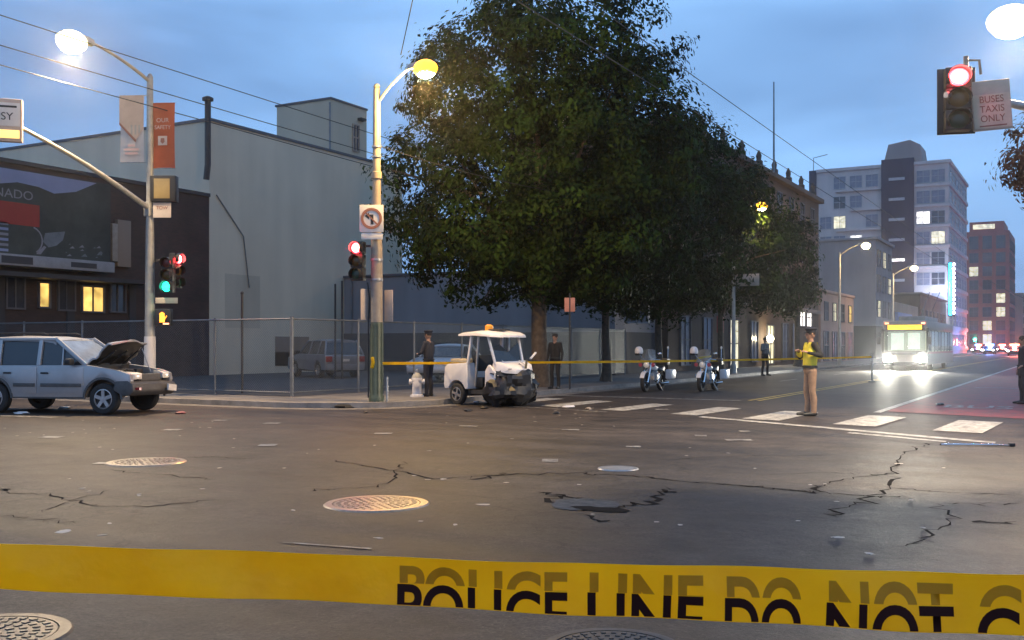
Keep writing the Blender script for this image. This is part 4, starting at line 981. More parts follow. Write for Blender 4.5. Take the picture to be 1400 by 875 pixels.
street_tree('reddish leaved tree overhanging the bus lane beyond the bus lane sign', 0, 0, [(-.8, .2, 6.9, 1.6, 1.7, 1.3), (.9, .3, 7.4, 2.0, 2.0, 1.7)], 16000, .17, 71, .13, 4.0, LEAFR, x + 1.7, y + .6)

# ------------------------------------------------------------------ vehicles
def wheel(parent, loc, r, w, side, rim='alloy', spokes=5, name='wheel'):
    h = bpy.data.objects.new(name, None); COL.objects.link(h); h.parent = parent; h.location = loc
    if side < 0: h.rotation_euler = (0, 0, math.pi)
    T = RX90 @ Matrix.Rotation(math.pi, 4, 'X')                       # lathe axis -> +Y
    MB().lathe([(r * .62, -w / 2), (r * .9, -w / 2), (r, -w * .32), (r, w * .32), (r * .9, w / 2), (r * .64, w / 2), (r * .62, w * .3)], 28, T, True).build('tyre', M['rubber'], h)
    b = MB().lathe([(r * .62, w * .18), (r * .655, w * .46), (r * .60, w * .47), (r * .56, w * .25), (r * .1, w * .2)], 28, T)
    b.build('rim', M['dark'], h)
    b = MB().lathe([(r * .66, w * .47), (r * .58, w * .50), (r * .56, w * .40)], 28, T, True)
    for k in range(spokes):
        a = 2 * math.pi * k / spokes + .3; b.beam((math.cos(a) * r * .08, w * .40, math.sin(a) * r * .08), (math.cos(a) * r * .6, w * .42, math.sin(a) * r * .6), r * .22, .03, (0, 1, 0))
    b.lathe([(r * .2, w * .30), (r * .2, w * .44), (r * .08, w * .48)], 14, T); b.build('spokes', M[rim], h)
    return h
def arch_profile(pts, axles, r, zb):
    """close a side profile along its sill with semicircular wheel openings (axles from front to rear)"""
    out = list(pts)
    for ax in axles:
        out += [(ax + r * math.cos(R(a)), max(zb, .33 + r * math.sin(R(a)))) for a in range(-5, 186, 15)]
    return out
def car(t, p):
    """generic car: local +X forward. p: dims"""
    Lh, Wd, H, belt, wr = p['len'] / 2, p['wid'] / 2, p['h'], p['belt'], p['wr']; fa, ra = p['fa'], p['ra']; paint = p['paint']; zb = p.get('zb', .30); hood = p.get('hood', .92)
    low = [(-Lh + .06, zb + .05), (-Lh, .55), (-Lh + .05, belt - .05), (-Lh + .12, belt), (p['ax'], belt + .02), (Lh - .75, hood), (Lh - .12, hood - .12), (Lh, .6), (Lh - .05, zb + .03)]
    prof = arch_profile(low, (fa, ra), wr + .07, zb)
    b = MB(); b.prism(prof, Wd - .10, Wd); b.build('side_panel', paint, t, bevel=.03)
    b = MB(); b.prism(prof, -Wd, -Wd + .10); b.build('side_panel', paint, t, bevel=.03)
    core = [(-Lh + .04, .5), (-Lh + .03, belt - .06), (-Lh + .12, belt - .01), (p['ax'], belt + .01), (Lh - .75, hood - .01), (Lh - .13, hood - .13), (Lh - .02, .6), (Lh - .06, .42), (fa + .5, .42), (fa + .5, .68), (fa - .5, .68), (fa - .5, .34), (ra + .5, .34), (ra + .5, .68), (ra - .5, .68), (ra - .5, .42)]
    MB().prism(core, -Wd + .09, Wd - .09).build('body', paint, t, bevel=.03)
    MB().box(ra - .6, fa + .6, -Wd + .12, Wd - .12, zb - .02, .5).build('underbody', M['dark'], t)
    # cabin
    def sp(x, z, s): return (x, s * (Wd - .04 - .20 * (z - belt) / (H - belt)), z)
    g = p['glass']                      # (x_front_base, x_front_roof, x_rear_roof, x_rear_base)
    rings = []
    for x, dz in ((g[2] - .04, -.03), (g[2] + .12, .0), ((g[1] + g[2]) / 2, .03), (g[1] - .1, .0), (g[1] + .05, -.04)):
        w = Wd - .23; rings.append([(x, w * q, H + dz - .05 * abs(q) ** 3 - (.05 if under else 0)) for q, under in [(-1, 1), (1, 1), (1, 0), (.6, 0), (.2, 0), (-.2, 0), (-.6, 0), (-1, 0)]])
    MB().loft(rings).build('roof', paint, t, ang=60)
    for s in (-1, 1):
        for (xb, xr, wd_) in ((g[0], g[1], .07), (g[3], g[2], .12)) + tuple((q, q - .03, .07) for q in p['pillars']):
            MB().beam(sp(xb, belt, s), sp(xr, H - .04, s), wd_, .05, (0, 1, 0)).build('pillar', paint, t, bevel=.01)
        xs = [g[0]] + sorted(p['pillars'], reverse=True) + [g[3]]; xt = [g[1]] + [q - .03 for q in sorted(p['pillars'], reverse=True)] + [g[2]]
        for i in range(len(xs) - 1):
            q = [sp(xs[i] - .04, belt + .01, s * .985), sp(xs[i + 1] + .04, belt + .01, s * .985), sp(xt[i + 1] + .04, H - .07, s * .985), sp(xt[i] - .04, H - .07, s * .985)]
            MB().add(q, [(0, 1, 2, 3)]).build('side_window', p.get('gl', M['glass']), t, smooth=False)
    for xb, xr, nm in ((g[0], g[1], 'windscreen'), (g[3], g[2], 'rear_window')):
        MB().add([sp(xb, belt + .02, -.95), sp(xb, belt + .02, .95), sp(xr, H - .06, .95), sp(xr, H - .06, -.95)], [(0, 1, 2, 3)]).build(nm, p.get('gl', M['glass']), t, smooth=False)
    for x in (fa, ra):
        for s in (-1, 1): wheel(t, (x, s * (Wd - .12), wr), wr, .21, s, p.get('rim', 'alloy'))
    for s in (-1, 1):
        MB().box(Lh - .22, Lh - .03, s * (Wd - .13) - .17, s * (Wd - .13) + .12, hood - .24, hood - .10).build('headlight', p.get('hl', M['clear_lens']), t, bevel=.03)
        MB().box(-Lh - .012, -Lh + .12, s * (Wd - .16) - .14, s * (Wd - .16) + .14, belt - .32, belt - .08).build('tail_light', M['red_lens'], t, bevel=.02)
    MB().box(Lh - .12, Lh + .03, -Wd + .08, Wd - .08, .38, .58).build('front_bumper', p.get('bm', paint), t, bevel=.04)
    MB().box(-Lh - .05, -Lh + .12, -Wd + .08, Wd - .08, .34, .60).build('rear_bumper', p.get('bm', paint), t, bevel=.04)
    MB().box(-Lh - .02, -Lh + .02, -.17, .17, .72, .82).build('number_plate', M['sign_white'], t)
    for s in (-1, 1):
        MB().box(g[0] - .28, g[0] - .14, s * (Wd + .02) - .01, s * (Wd + .02) + s * .16, belt + .02, belt + .16).build('wing_mirror', M['black'], t, bevel=.02)
CROSS = dict(len=4.5, wid=1.84, h=1.66, belt=1.02, wr=.35, fa=1.36, ra=-1.32, ax=1.0, glass=(.95, .25, -1.75, -2.1), pillars=(-.25, -1.25), paint=M['charcoal'], hood=.98)
x, y = G(448, 521); d = 45
t = thing('parked_crossover', 'grey crossover parked in the car park with its tail toward the fence', 'car', (x - 1.2, y + 1.3, .135), R(152)); car(t, dict(CROSS, paint=mat('mid_grey_paint', (.26, .26, .28), .3, .3)))
SED = dict(len=4.6, wid=1.8, h=1.45, belt=.95, wr=.33, fa=1.4, ra=-1.3, ax=.8, glass=(.9, .1, -1.1, -1.75), pillars=(-.4,), paint=mat('pale_silver', (.40, .42, .46), .3, .4), hood=.9)
t = thing('parked_car', 'pale silver sedan parked in the car park behind the dark officer', 'car', (*ray(612, 40.5), .135), R(-75)); car(t, SED)
PATROL = dict(SED, paint=mat('patrol_black', (.03, .03, .04), .3, .2), hl=glow('patrol_headlight', (1, .95, .9), 40))
for (px, d, m1, m2, lab, rz) in ((1353, 175, 'blue_flash', 'blue_flash', 'distant patrol car flashing blue lights down the street', R(-92)), (1387, 150, 'red_flash', 'red_flash', 'distant patrol car flashing red lights near the bus lane', R(-88)), (1337, 190, 'red_flash', 'blue_flash', 'farthest patrol car flashing red and blue together', R(-90)), (1370, 210, 'red_flash', 'red_flash', 'distant patrol car behind the one flashing blue, showing red beacons', R(-90))):
    x, y = ray(px, d); t = thing('patrol_car', lab, 'police car', (x, y, .0), rz, 'patrol cars far down the street'); car(t, PATROL)
    MB().box(-.45, -.2, -.6, .6, 1.47, 1.52).build('bar_base', M['black'], t)
    MB().box(-.45, -.2, .02, .6, 1.52, 1.72).build('beacon', M[m1], t, bevel=.03); MB().box(-.45, -.2, -.6, -.02, 1.52, 1.72).build('beacon', M[m2], t, bevel=.03)
    lamp(t, (-.3, 0, 2.1), 2500, (.2, .3, 1) if 'blue' in m1 else (1, .15, .1), .3)

# crashed silver car with its bonnet up (local +X forward)
wx, wy = G(141, 566)
t = thing('crashed_car', 'silver four-wheel-drive car with its bonnet raised and crumpled front', 'car', (wx - 1.36, wy + .24, 0), R(18)); t.scale = (1.05, 1.05, 1.05)
Wd, belt, H = .86, 1.04, 1.67
sideP = arch_profile([(-2.12, .52), (-2.14, .80), (-2.10, 1.0), (-2.02, belt), (.92, belt + .01), (1.30, 1.0), (1.72, .93), (1.93, .86), (1.96, .72), (1.90, .55)], (1.31, -1.31), .43, .36)
for s in (-1, 1):
    MB().prism(sideP, s * Wd, s * (Wd - .13)).build('side_panel', M['silver'], t, bevel=.035)
    for nm, x0, x1 in (('front_door', -.22, .86), ('rear_door', -1.12, -.25)):
        pr = [(x0 + .012, .44), (x1 - .012, .44), (x1 - .012, belt - .025), (x0 + .012, belt - .025)] if nm == 'front_door' else [(x0 + .26, .44), (x1 - .012, .44), (x1 - .012, belt - .025), (x0 + .012, belt - .025), (x0 + .012, .86), (x0 + .14, .72)]
        dd = MB().prism(pr, s * (Wd - .01), s * (Wd + .012)).build(nm, M['silver'], t, bevel=.008)
        MB().box(x0 + .06 if nm == 'front_door' else x0 + .30, x1 - .05, min(s * (Wd + .012), s * (Wd + .03)), max(s * (Wd + .012), s * (Wd + .03)), .585, .66).build('rubbing_strip', M['bumper'], dd, bevel=.008)
        MB().box(x0 + .07, x0 + .24, min(s * (Wd + .012), s * (Wd + .04)), max(s * (Wd + .012), s * (Wd + .04)), .86, .90).build('handle', M['black'], dd, bevel=.008)
    # dark wheel-arch lips
    for ax in (1.31, -1.31):
        A1 = [(ax + .47 * math.cos(R(a)), .33 + .47 * math.sin(R(a))) for a in range(0, 181, 12)]; A2 = [(ax + .42 * math.cos(R(a)), .33 + .42 * math.sin(R(a))) for a in range(180, -1, -12)]
        MB().prism(A1 + A2, s * (Wd - .02), s * (Wd + .016)).build('arch_lip', M['bumper'], t)
    MB().prism([(-.85, .33), (.86, .33), (.86, .44), (-.85, .44)], s * (Wd - .06), s * (Wd - .004)).build('sill', M['bumper'], t, bevel=.01)
MB().box(-2.05, .88, -.74, .74, .36, .62).build('floor_pan', M['dark'], t)
MB().box(.80, .95, -.74, .74, .40, 1.06).build('bulkhead', M['dark'], t)
MB().box(-2.13, -2.02, -.74, .74, .50, 1.05).build('tailgate', M['silver'], t, bevel=.03)
b = MB().box(.98, 1.5, -.62, .62, .45, .80); b.box(1.05, 1.35, -.4, .15, .80, .92); b.tube([(1.2, -.5, .86), (1.4, -.2, .94), (1.3, .3, .9)], .05); b.box(1.1, 1.4, .3, .55, .8, .95); b.build('engine', M['dark'], t, bevel=.02)
b = MB().box(1.66, 1.80, -.72, .72, .60, .84); b.build('radiator_support', M['black'], t, bevel=.02)
MB().box(1.82, 1.93, -.42, .40, .70, .86).build('grille', M['bumper'], t, bevel=.03)
for s in (-1, 1):
    b = MB().loft([[(1.62, s * y, z) for y, z in ((.60, .74), (.845, .74), (.845, .90), (.60, .92))], [(1.86, s * y, z) for y, z in ((.45, .74), (.80, .74), (.80, .88), (.45, .90))], [(1.96, s * y, z) for y, z in ((.42, .75), (.68, .75), (.68, .86), (.42, .87))]])
    b.build('headlight', M['clear_lens'], t, bevel=.01)
b = MB().prism([(1.55, .52), (1.60, .72), (1.97, .73), (2.10, .66), (2.12, .50), (2.02, .40), (1.75, .40), (1.70, .44)], -.88, .88, lambda x, y, z: (x - .25 * max(0, abs(y) - .55) ** 1.0 * (1 if x > 1.9 else .0), y, z - .03 * (y > 0) * (x > 1.8)))
b.build('front_bumper', M['bumper'], t, bevel=.045)
MB().box(2.09, 2.13, .32, .66, .52, .66, Matrix.Rotation(R(-6), 4, 'X')).build('number_plate', M['sign_white'], t)
MB().box(2.0, 2.12, -.80, -.70, .53, .58).build('indicator', M['red_lens'], t)
MB().box(-2.24, -2.05, -.86, .86, .42, .68).build('rear_bumper', M['bumper'], t, bevel=.05)
# raised bonnet, bent upward at its tip
b = MB(); n = 8; V = []
for i in range(n + 1):
    s_ = i / n; xx = .86 + .62 * s_ ** 1.0; zz_ = 1.07 + .43 * s_ ** .85 + .05 * math.sin(s_ * 9) - .06 * math.sin(s_ * math.pi * 2.0) * .6
    for j in range(7):
        q = -1 + j / 3; V.append((xx - .10 * q * q * s_ + .05 * math.sin(j * 2.1 + i) * s_ * .5, q * (.76 - .06 * s_), zz_ + .05 * (1 - q * q) + random.uniform(-.022, .022)))
nV = len(V); V += [(x + .012, y, z - .035) for x, y, z in V]
F = []
for i in range(n):
    for j in range(6):
        a = i * 7 + j; F += [(a, a + 1, a + 8, a + 7), (nV + a, nV + a + 7, nV + a + 8, nV + a + 1)]
edge = [j for j in range(7)] + [i * 7 + 6 for i in range(1, n + 1)] + [n * 7 + j for j in range(5, -1, -1)] + [i * 7 for i in range(n - 1, 0, -1)]
F += [(edge[i], nV + edge[i], nV + edge[(i + 1) % len(edge)], edge[(i + 1) % len(edge)]) for i in range(len(edge))]
hd_ = b.add(V, F).build('bonnet', M['silver'], t, ang=50)
MB().add([(x + .016, y * .96, z - .042) for x, y, z in V[:nV]], [(i * 7 + j, i * 7 + j + 7, i * 7 + j + 8, i * 7 + j + 1) for i in range(n) for j in range(6)]).build('underside', M['black'], hd_)
for y in (-.5, 0, .5): MB().beam((.95, y, 1.06), (1.36, y * .9, 1.36), .06, .03).build('stiffener', M['dark'], hd_)
MB().tube([(1.55, .62, .88), (1.36, .58, 1.40)], .012, 6).build('bonnet_stay', M['steel'], t)
def sp(x, z, s): return (x, s * (Wd - .03 - .17 * (z - belt) / (H - belt)), z)
rings = []
for x, dz in ((-2.04, -.08), (-1.92, -.02), (-1.0, .015), (-.2, .0), (.02, -.03), (.10, -.07)):
    rings.append([(x, .70 * q, H + dz - .06 * abs(q) ** 4 - (.06 if u else 0)) for q, u in [(-1, 1), (1, 1), (1, 0), (.75, 0), (.25, 0), (-.25, 0), (-.75, 0), (-1, 0)]])
MB().loft(rings).build('roof', M['silver'], t, ang=60)
for s in (-1, 1):
    for xb, xr, w in ((.90, .08, .085), (-.23, -.26, .09), (-1.22, -1.26, .12), (-2.06, -1.98, .12)):
        MB().beam(sp(xb, belt, s), sp(xr, H - .05, s), w, .06, (0, 1, 0)).build('pillar', M['silver'], t, bevel=.012)
    MB().beam(sp(.34, belt, s), sp(.30, 1.42, s), .03, .03, (0, 1, 0)).build('quarter_bar', M['silver'], t)
    MB().beam(sp(.08, H - .07, s), sp(-2.0, H - .07, s), .07, .07).build('roof_side_rail', M['silver'], t, bevel=.015)
    for (x0, x1, t0, t1) in ((.80, -.18, .06, -.21), (-.29, -1.15, -.32, -1.19), (-1.30, -1.98, -1.34, -1.92)):
        MB().add([sp(x0, belt + .01, s * .975), sp(x1, belt + .01, s * .975), sp(t1, H - .10, s * .975), sp(t0, H - .10, s * .975)], [(0, 1, 2, 3)]).build('side_window', M['glass'], t, smooth=False)
    b = MB().box(.52, .66, min(s * .88, s * 1.06), max(s * .88, s * 1.06), 1.05, 1.19); b.build('wing_mirror', M['black'], t, bevel=.03)
    MB().tube([(-1.9, s * .60, H + .04), (-1.8, s * .60, H + .075), (-.3, s * .60, H + .075), (-.2, s * .60, H + .04)], .016, 6).build('roof_rack_rail', M['black'], t)
MB().add([sp(.88, belt + .03, -.93), sp(.88, belt + .03, .93), sp(.10, H - .09, .93), sp(.10, H - .09, -.93)], [(0, 1, 2, 3)]).build('windscreen', mat('screen_glass', (.16, .20, .28), .12, var=.3, scale=4, spec=.8), t, smooth=False)
MB().add([sp(-2.07, belt + .03, -.93), sp(-2.07, belt + .03, .93), sp(-2.0, H - .09, .93), sp(-2.0, H - .09, -.93)], [(0, 1, 2, 3)]).build('rear_window', M['glass'], t, smooth=False)
for x in (1.31, -1.31):
    for s in (-1, 1): wheel(t, (x, s * .76, .335), .335, .2, s, spokes=5)

# wrecked three-wheeled parking cart (local +X forward)
wx, wy = ray(676, 26.6)
t = thing('parking_cart', 'white three-wheeled parking enforcement cart with a smashed black front end', 'cart', (wx, wy, 0), R(-16))
WB = M['white_body']
rear = [(-1.22, .42), (-1.25, .55), (-1.22, .98), (-1.10, 1.06), (-.36, 1.10), (-.30, .42)] + [(-.75 + .34 * math.cos(R(a)), .30 + .34 * math.sin(R(a))) for a in range(20, 161, 14)]
MB().prism(rear, -.66, .66).build('rear_body', WB, t, bevel=.035)
MB().box(-1.16, -.4, -.5, .5, .24, .5).build('chassis', M['dark'], t)
MB().box(-1.05, -.42, -.60, .60, 1.10, 1.20).build('rear_deck', mat('yellowed_white', (.55, .43, .26), .45), t, bevel=.03)
for s in (-1, 1):
    wheel(t, (-.75, s * .58, .28), .28, .16, s, spokes=4)
    MB().beam((-.36, s * .60, 1.08), (-.28, s * .54, 1.80), .07, .06, (0, 1, 0)).build('rear_pillar', WB, t, bevel=.01)
    MB().beam((-.08, s * .60, .50), (-.02, s * .54, 1.80), .05, .05, (0, 1, 0)).build('mid_pillar', M['steel'], t, bevel=.01)
    MB().prism([(.28, .36), (.62, .50), (.66, .86), (.42, 1.06), (.30, .9)], s * .54, s * .62).build('door_sill_panel', WB, t, bevel=.015)
MB().beam((.56, -.50, 1.05), (.30, -.52, 1.80), .05, .06, (0, 1, 0)).build('front_pillar', WB, t, bevel=.01)
MB().beam((.60, .45, 1.05), (.36, .50, 1.80), .05, .06, (0, 1, 0)).build('front_pillar', WB, t, bevel=.01)
rings = []
for x, w, z0, z1 in ((-.78, .52, 1.80, 1.84), (-.72, .62, 1.79, 1.88), (0, .66, 1.80, 1.93), (.5, .64, 1.76, 1.88), (.62, .54, 1.75, 1.80)):
    rings.append([(x, -w, z0), (x, w, z0), (x, w * .98, (z0 + z1) / 2), (x, w * .7, z1), (x, -w * .7, z1), (x, -w * .98, (z0 + z1) / 2)])
MB().loft(rings).build('roof', WB, t, ang=50)
MB().lathe([(.10, 1.91), (.11, 1.95), (.11, 2.05), (.06, 2.09)], 12, Matrix.Translation((-.15, -.05, 0))).build('beacon', M['amber_beacon'], t)
MB().box(-.05, .38, -.18, .2, 1.92, 1.97).build('roof_box', M['dark'], t, bevel=.02)
MB().box(-.40, -.02, -.40, .40, .45, .72).build('seat', M['black'], t, bevel=.05); MB().box(-.46, -.34, -.38, .38, .72, 1.30).build('seat_back', M['black'], t, bevel=.05)
MB().box(-.3, .62, -.56, .56, .30, .40).build('floor', M['dark'], t)
# crumpled nose: lumpy shells
def lump(name, c, r, m, seed, amp=.25, n=18, mm=11, ang=45):
    b = MB().ell((0, 0, 0), 1, 1, 1, n, mm); V = []
    for v in b.v:
        q = Vector(v); k = 1 + amp * mnoise.noise(q * 1.7 + Vector((seed, 0, 0))) + amp * .5 * mnoise.noise(q * 4.1 + Vector((0, seed, 0)))
        V.append((c[0] + q.x * r[0] * k, c[1] + q.y * r[1] * k, c[2] + q.z * r[2] * k))
    b.v = V; return b.build(name, m, t, ang=ang)
MB().loft([[(.42, y, z) for y, z in ((-.50, .98), (.52, 1.0), (.50, 1.14), (-.46, 1.12))], [(.62, y, z) for y, z in ((-.56, .90), (.58, .92), (.52, 1.16), (-.50, 1.13))], [(.86, y, z) for y, z in ((-.44, .84), (.54, .86), (.50, 1.06), (-.36, 1.02))], [(1.0, y, z) for y, z in ((-.22, .82), (.42, .84), (.34, .97), (-.18, .94))]]).build('cowl', WB, t, bevel=.03, ang=50)
lump('crushed_nose', (.68, .02, .52), (.52, .66, .46), M['black'], 3, .42, 26, 16, 22)
lump('crushed_wing', (.66, -.48, .42), (.42, .26, .34), M['black'], 5, .5, 20, 12, 22)
lump('crushed_wing', (.66, .46, .44), (.40, .26, .36), M['dark'], 8, .5, 20, 12, 22)
wheel(t, (.80, .12, .25), .25, .15, -1, 'dark', 4, name='front_wheel')
for k in range(9):
    a0 = Vector((random.uniform(.6, 1.1), random.uniform(-.6, .6), random.uniform(.5, 1.05))); MB().beam(a0, a0 + Vector((random.uniform(-.1, .22), random.uniform(-.2, .2), random.uniform(-.15, .22))), random.uniform(.03, .1), .012).build('torn_shard', random.choice([M['black'], M['black'], M['white_body']]), t)
MB().add([(.50, -.46, 1.10), (.54, .40, 1.10), (.44, .44, 1.62), (.40, .1, 1.38), (.38, -.2, 1.58), (.36, -.48, 1.44)], [tuple(range(6))]).build('broken_windscreen', M['glass'], t, smooth=False)
MB().beam((.50, -.15, 1.12), (.24, -.40, 1.44), .05, .02).build('bent_wiper', M['white_body'], t); MB().beam((.7, .62, 1.20), (.66, .86, 1.36), .05, .03).build('bent_mirror_arm', M['white_body'], t)
MB().box(.62, .70, .66, .72, .55, .78).build('side_lamp', M['clear_lens'], t, bevel=.01)
MB().tube([(.42, 0, .8), (.2, 0, 1.08)], .03).build('steering_column', M['black'], t)
MB().lathe([(.16, -.012), (.18, 0), (.16, .012), (.14, 0)], 18, Matrix.Translation((.18, 0, 1.10)) @ Matrix.Rotation(R(-55), 4, 'Y'), True).build('steering_wheel', M['black'], t)

# police motorcycles (local +X forward)
def motorcycle(label, loc, rz, hlab):
    t = thing('police_motorcycle', label, 'motorcycle', loc, rz, 'police motorcycles parked nose to the tape')
    for x, nm in ((.80, 'front_wheel'), (-.78, 'rear_wheel')):
        h = bpy.data.objects.new(nm, None); COL.objects.link(h); h.parent = t; h.location = (x, 0, .32)
        T = RX90
        MB().lathe([(.21, -.06), (.29, -.065), (.32, -.03), (.32, .03), (.29, .065), (.21, .06)], 24, T, True).build('tyre', M['rubber'], h)
        MB().lathe([(.215, -.05), (.225, -.06), (.225, .06), (.215, .05)], 24, T, True).build('rim', M['chrome'], h)
        b = MB()
        for k in range(9):
            a = k * 2 * math.pi / 9; b.tube([(0, 0, 0), (.215 * math.cos(a), 0, .215 * math.sin(a))], .01, 5)
        b.lathe([(.05, -.07), (.05, .07)], 12, T); b.build('spokes', M['chrome'], h)
    b = MB()
    P = [(.80 + .37 * math.cos(R(a)), .32 + .37 * math.sin(R(a))) for a in range(25, 166, 14)]; Q = [(.80 + .345 * math.cos(R(a)), .32 + .345 * math.sin(R(a))) for a in range(165, 24, -14)]
    b.prism(P + Q, -.075, .075).build('front_mudguard', M['white_body'], t, bevel=.008)
    b = MB(); P = [(-.78 + .38 * math.cos(R(a)), .34 + .38 * math.sin(R(a))) for a in range(10, 181, 14)]; Q = [(-.78 + .35 * math.cos(R(a)), .34 + .35 * math.sin(R(a))) for a in range(180, 9, -14)]
    b.prism(P + Q, -.10, .10).build('rear_mudguard', M['black'], t, bevel=.008)
    for s in (-1, 1):
        MB().tube([(.80, s * .09, .32), (.48, s * .10, .95)], [.028, .03], 8).build('fork_leg', M['chrome'], t)
        MB().tube([(.52, s * .06, .98), (.44, s * .2, 1.08), (.22, s * .40, 1.05)], .015, 8).build('handlebar', M['chrome'], t)
        MB().tube([(.30, s * .38, 1.05), (.16, s * .43, 1.05)], .02, 8).build('grip', M['rubber'], t)
        MB().box(-1.12, -.55, s * .34 - .10, s * .34 + .10, .40, .72).build('saddlebag', M['white_body'], t, bevel=.04)
        MB().tube([(.30, s * .12, .38), (.40, s * .30, .30), (.28, s * .36, .55), (.12, s * .12, .62)], .022, 8).build('crash_bar', M['chrome'], t)
        MB().tube([(.1, s * .14, .4), (-.2, s * .2, .27), (-.9, s * .22, .27)], [.03, .035, .045], 8).build('exhaust', M['chrome'], t)
        MB().tube([(.42, s * .2, 1.08), (.40, s * .34, 1.24)], .008, 5).build('mirror_stem', M['chrome'], t)
        MB().ell((.40, s * .36, 1.27), .02, .075, .05, 10, 6).build('mirror', M['chrome'], t)
        MB().lathe([(.02, -.05), (.065, -.02), (.07, .03), (.02, .035)], 12, Matrix.Translation((.62, s * .22, .90)) @ RY90).build('spot_lamp', mat('red_blue_lens', (.30, .05, .07), .2), t)
    b = MB().loft([[(.34, y, z) for y, z in ((-.05, .74), (.05, .74), (.07, .86), (0, .93), (-.07, .86))], [(.15, y, z) for y, z in ((-.13, .70), (.13, .70), (.16, .84), (0, .96), (-.16, .84))], [(-.2, y, z) for y, z in ((-.10, .70), (.10, .70), (.13, .80), (0, .88), (-.13, .80))]])
    b.build('tank', M['white_body'], t, bevel=.02)
    MB().loft([[(-.12, y, z) for y, z in ((-.14, .70), (.14, .70), (.12, .82), (-.12, .82))], [(-.45, y, z) for y, z in ((-.19, .66), (.19, .66), (.17, .78), (-.17, .78))], [(-.85, y, z) for y, z in ((-.14, .72), (.14, .72), (.12, .86), (-.12, .86))]]).build('seat', M['black'], t, bevel=.03)
    b = MB().box(-.30, .25, -.13, .13, .26, .62); b.tube([(.05, 0, .5), (.2, 0, .72)], .10); b.tube([(-.05, 0, .5), (-.2, 0, .70)], .10); b.build('engine', M['steel'], t, bevel=.03)
    MB().lathe([(.05, -.10), (.095, -.04), (.10, .03), (.03, .06)], 14, Matrix.Translation((.66, 0, .90)) @ RY90).build('headlamp', M['clear_lens'], t)
    b = MB(); V = []
    for i in range(5):
        for j in range(5):
            q = -1 + j / 2; V.append((.60 - .05 * i - .05 * q * q, q * (.26 - .02 * abs(i - 1)), .98 + i * .11 - .03 * q * q * (i == 4)))
    b.add(V, [(i * 5 + j, i * 5 + j + 1, i * 5 + j + 6, i * 5 + j + 5) for i in range(4) for j in range(4)]); b.build('windscreen', M['clear'], t, ang=60)
    MB().box(-1.20, -.86, -.20, .20, .86, 1.10).build('radio_box', M['black'], t, bevel=.04)
    MB().tube([(-1.1, .15, 1.1), (-1.12, .15, 1.42)], .012, 6).build('beacon_pole', M['chrome'], t); MB().ell((-1.12, .15, 1.46), .04, .04, .055, 10, 6).build('beacon', M['clear_lens'], t)
    MB().tube([(-.1, .14, .3), (-.02, .34, .02)], .014, 6).build('side_stand', M['steel'], t)
    # helmet hung on the left handlebar mirror
    c, s_ = math.cos(rz), math.sin(rz); hx, hy = .30, -.40
    h = thing('helmet', hlab, 'helmet', (loc[0] + hx * c - hy * s_, loc[1] + hx * s_ + hy * c, loc[2] + 1.26), rz, 'white police helmets on the motorcycles')
    b = MB(); prof = [(.135, .0), (.142, .05), (.138, .12), (.115, .19), (.07, .235), (.005, .25)]
    b.lathe(prof, 18, Matrix.Diagonal((1.12, 1, 1, 1))).build('shell', M['white_body'], h)
    MB().lathe([(.13, -.05), (.138, 0), (.12, 0), (.115, -.05)], 18).build('liner', M['black'], h)
    MB().add([(.12, -.10, .03), (.20, -.07, .0), (.21, .07, .0), (.12, .10, .03)], [(0, 1, 2, 3)]).build('visor', M['black'], h)
    return t
camdir = lambda a: TH + R(-90) + a      # heading that points at the camera
x, y = ray(893, 34.6); motorcycle('police motorcycle with white panels, nearer the wrecked cart', (x, y, 0), camdir(R(-27)), 'white police helmet hanging on the motorcycle nearer the wrecked cart')
x, y = ray(968, 34.8); motorcycle('police motorcycle with white panels, nearer the officer in the yellow vest', (x, y, 0), camdir(R(-27)), 'white police helmet hanging on the motorcycle nearer the yellow vest')

# trolley bus, heading toward the crossing (local -Y forward, front at y=0)
bxx, byy = ray(1237, 62.5)
t = thing('trolley_bus', 'trolley bus with lit amber destination sign and bright headlights', 'bus', (bxx, byy, 0), 0)
BW, BHH, BL = 1.29, 3.05, 14
bw_ = mat('bus_white', (.24, .22, .21), .4, var=.1); br_ = mat('bus_red', (.28, .05, .05), .4, var=.1)
MB().box(-BW, BW, .05, BL, .35, 1.15).build('lower_body', bw_, t, bevel=.05)
MB().box(-BW, BW, 0, .3, .35, 1.2).build('front_panel', bw_, t, bevel=.05)
MB().box(-BW - .005, BW + .005, .06, BL, 1.02, 1.16).build('red_band', br_, t)
MB().box(-BW, BW, .05, BL, 2.45, BHH).build('roof', bw_, t, bevel=.12)
MB().box(-BW + .12, BW - .12, 1.2, BL - .3, .5, 2.4).build('cabin', mat('cabin_interior', (.5, .5, .45), .6, emit=(.85, 1, .75), estr=.28), t)
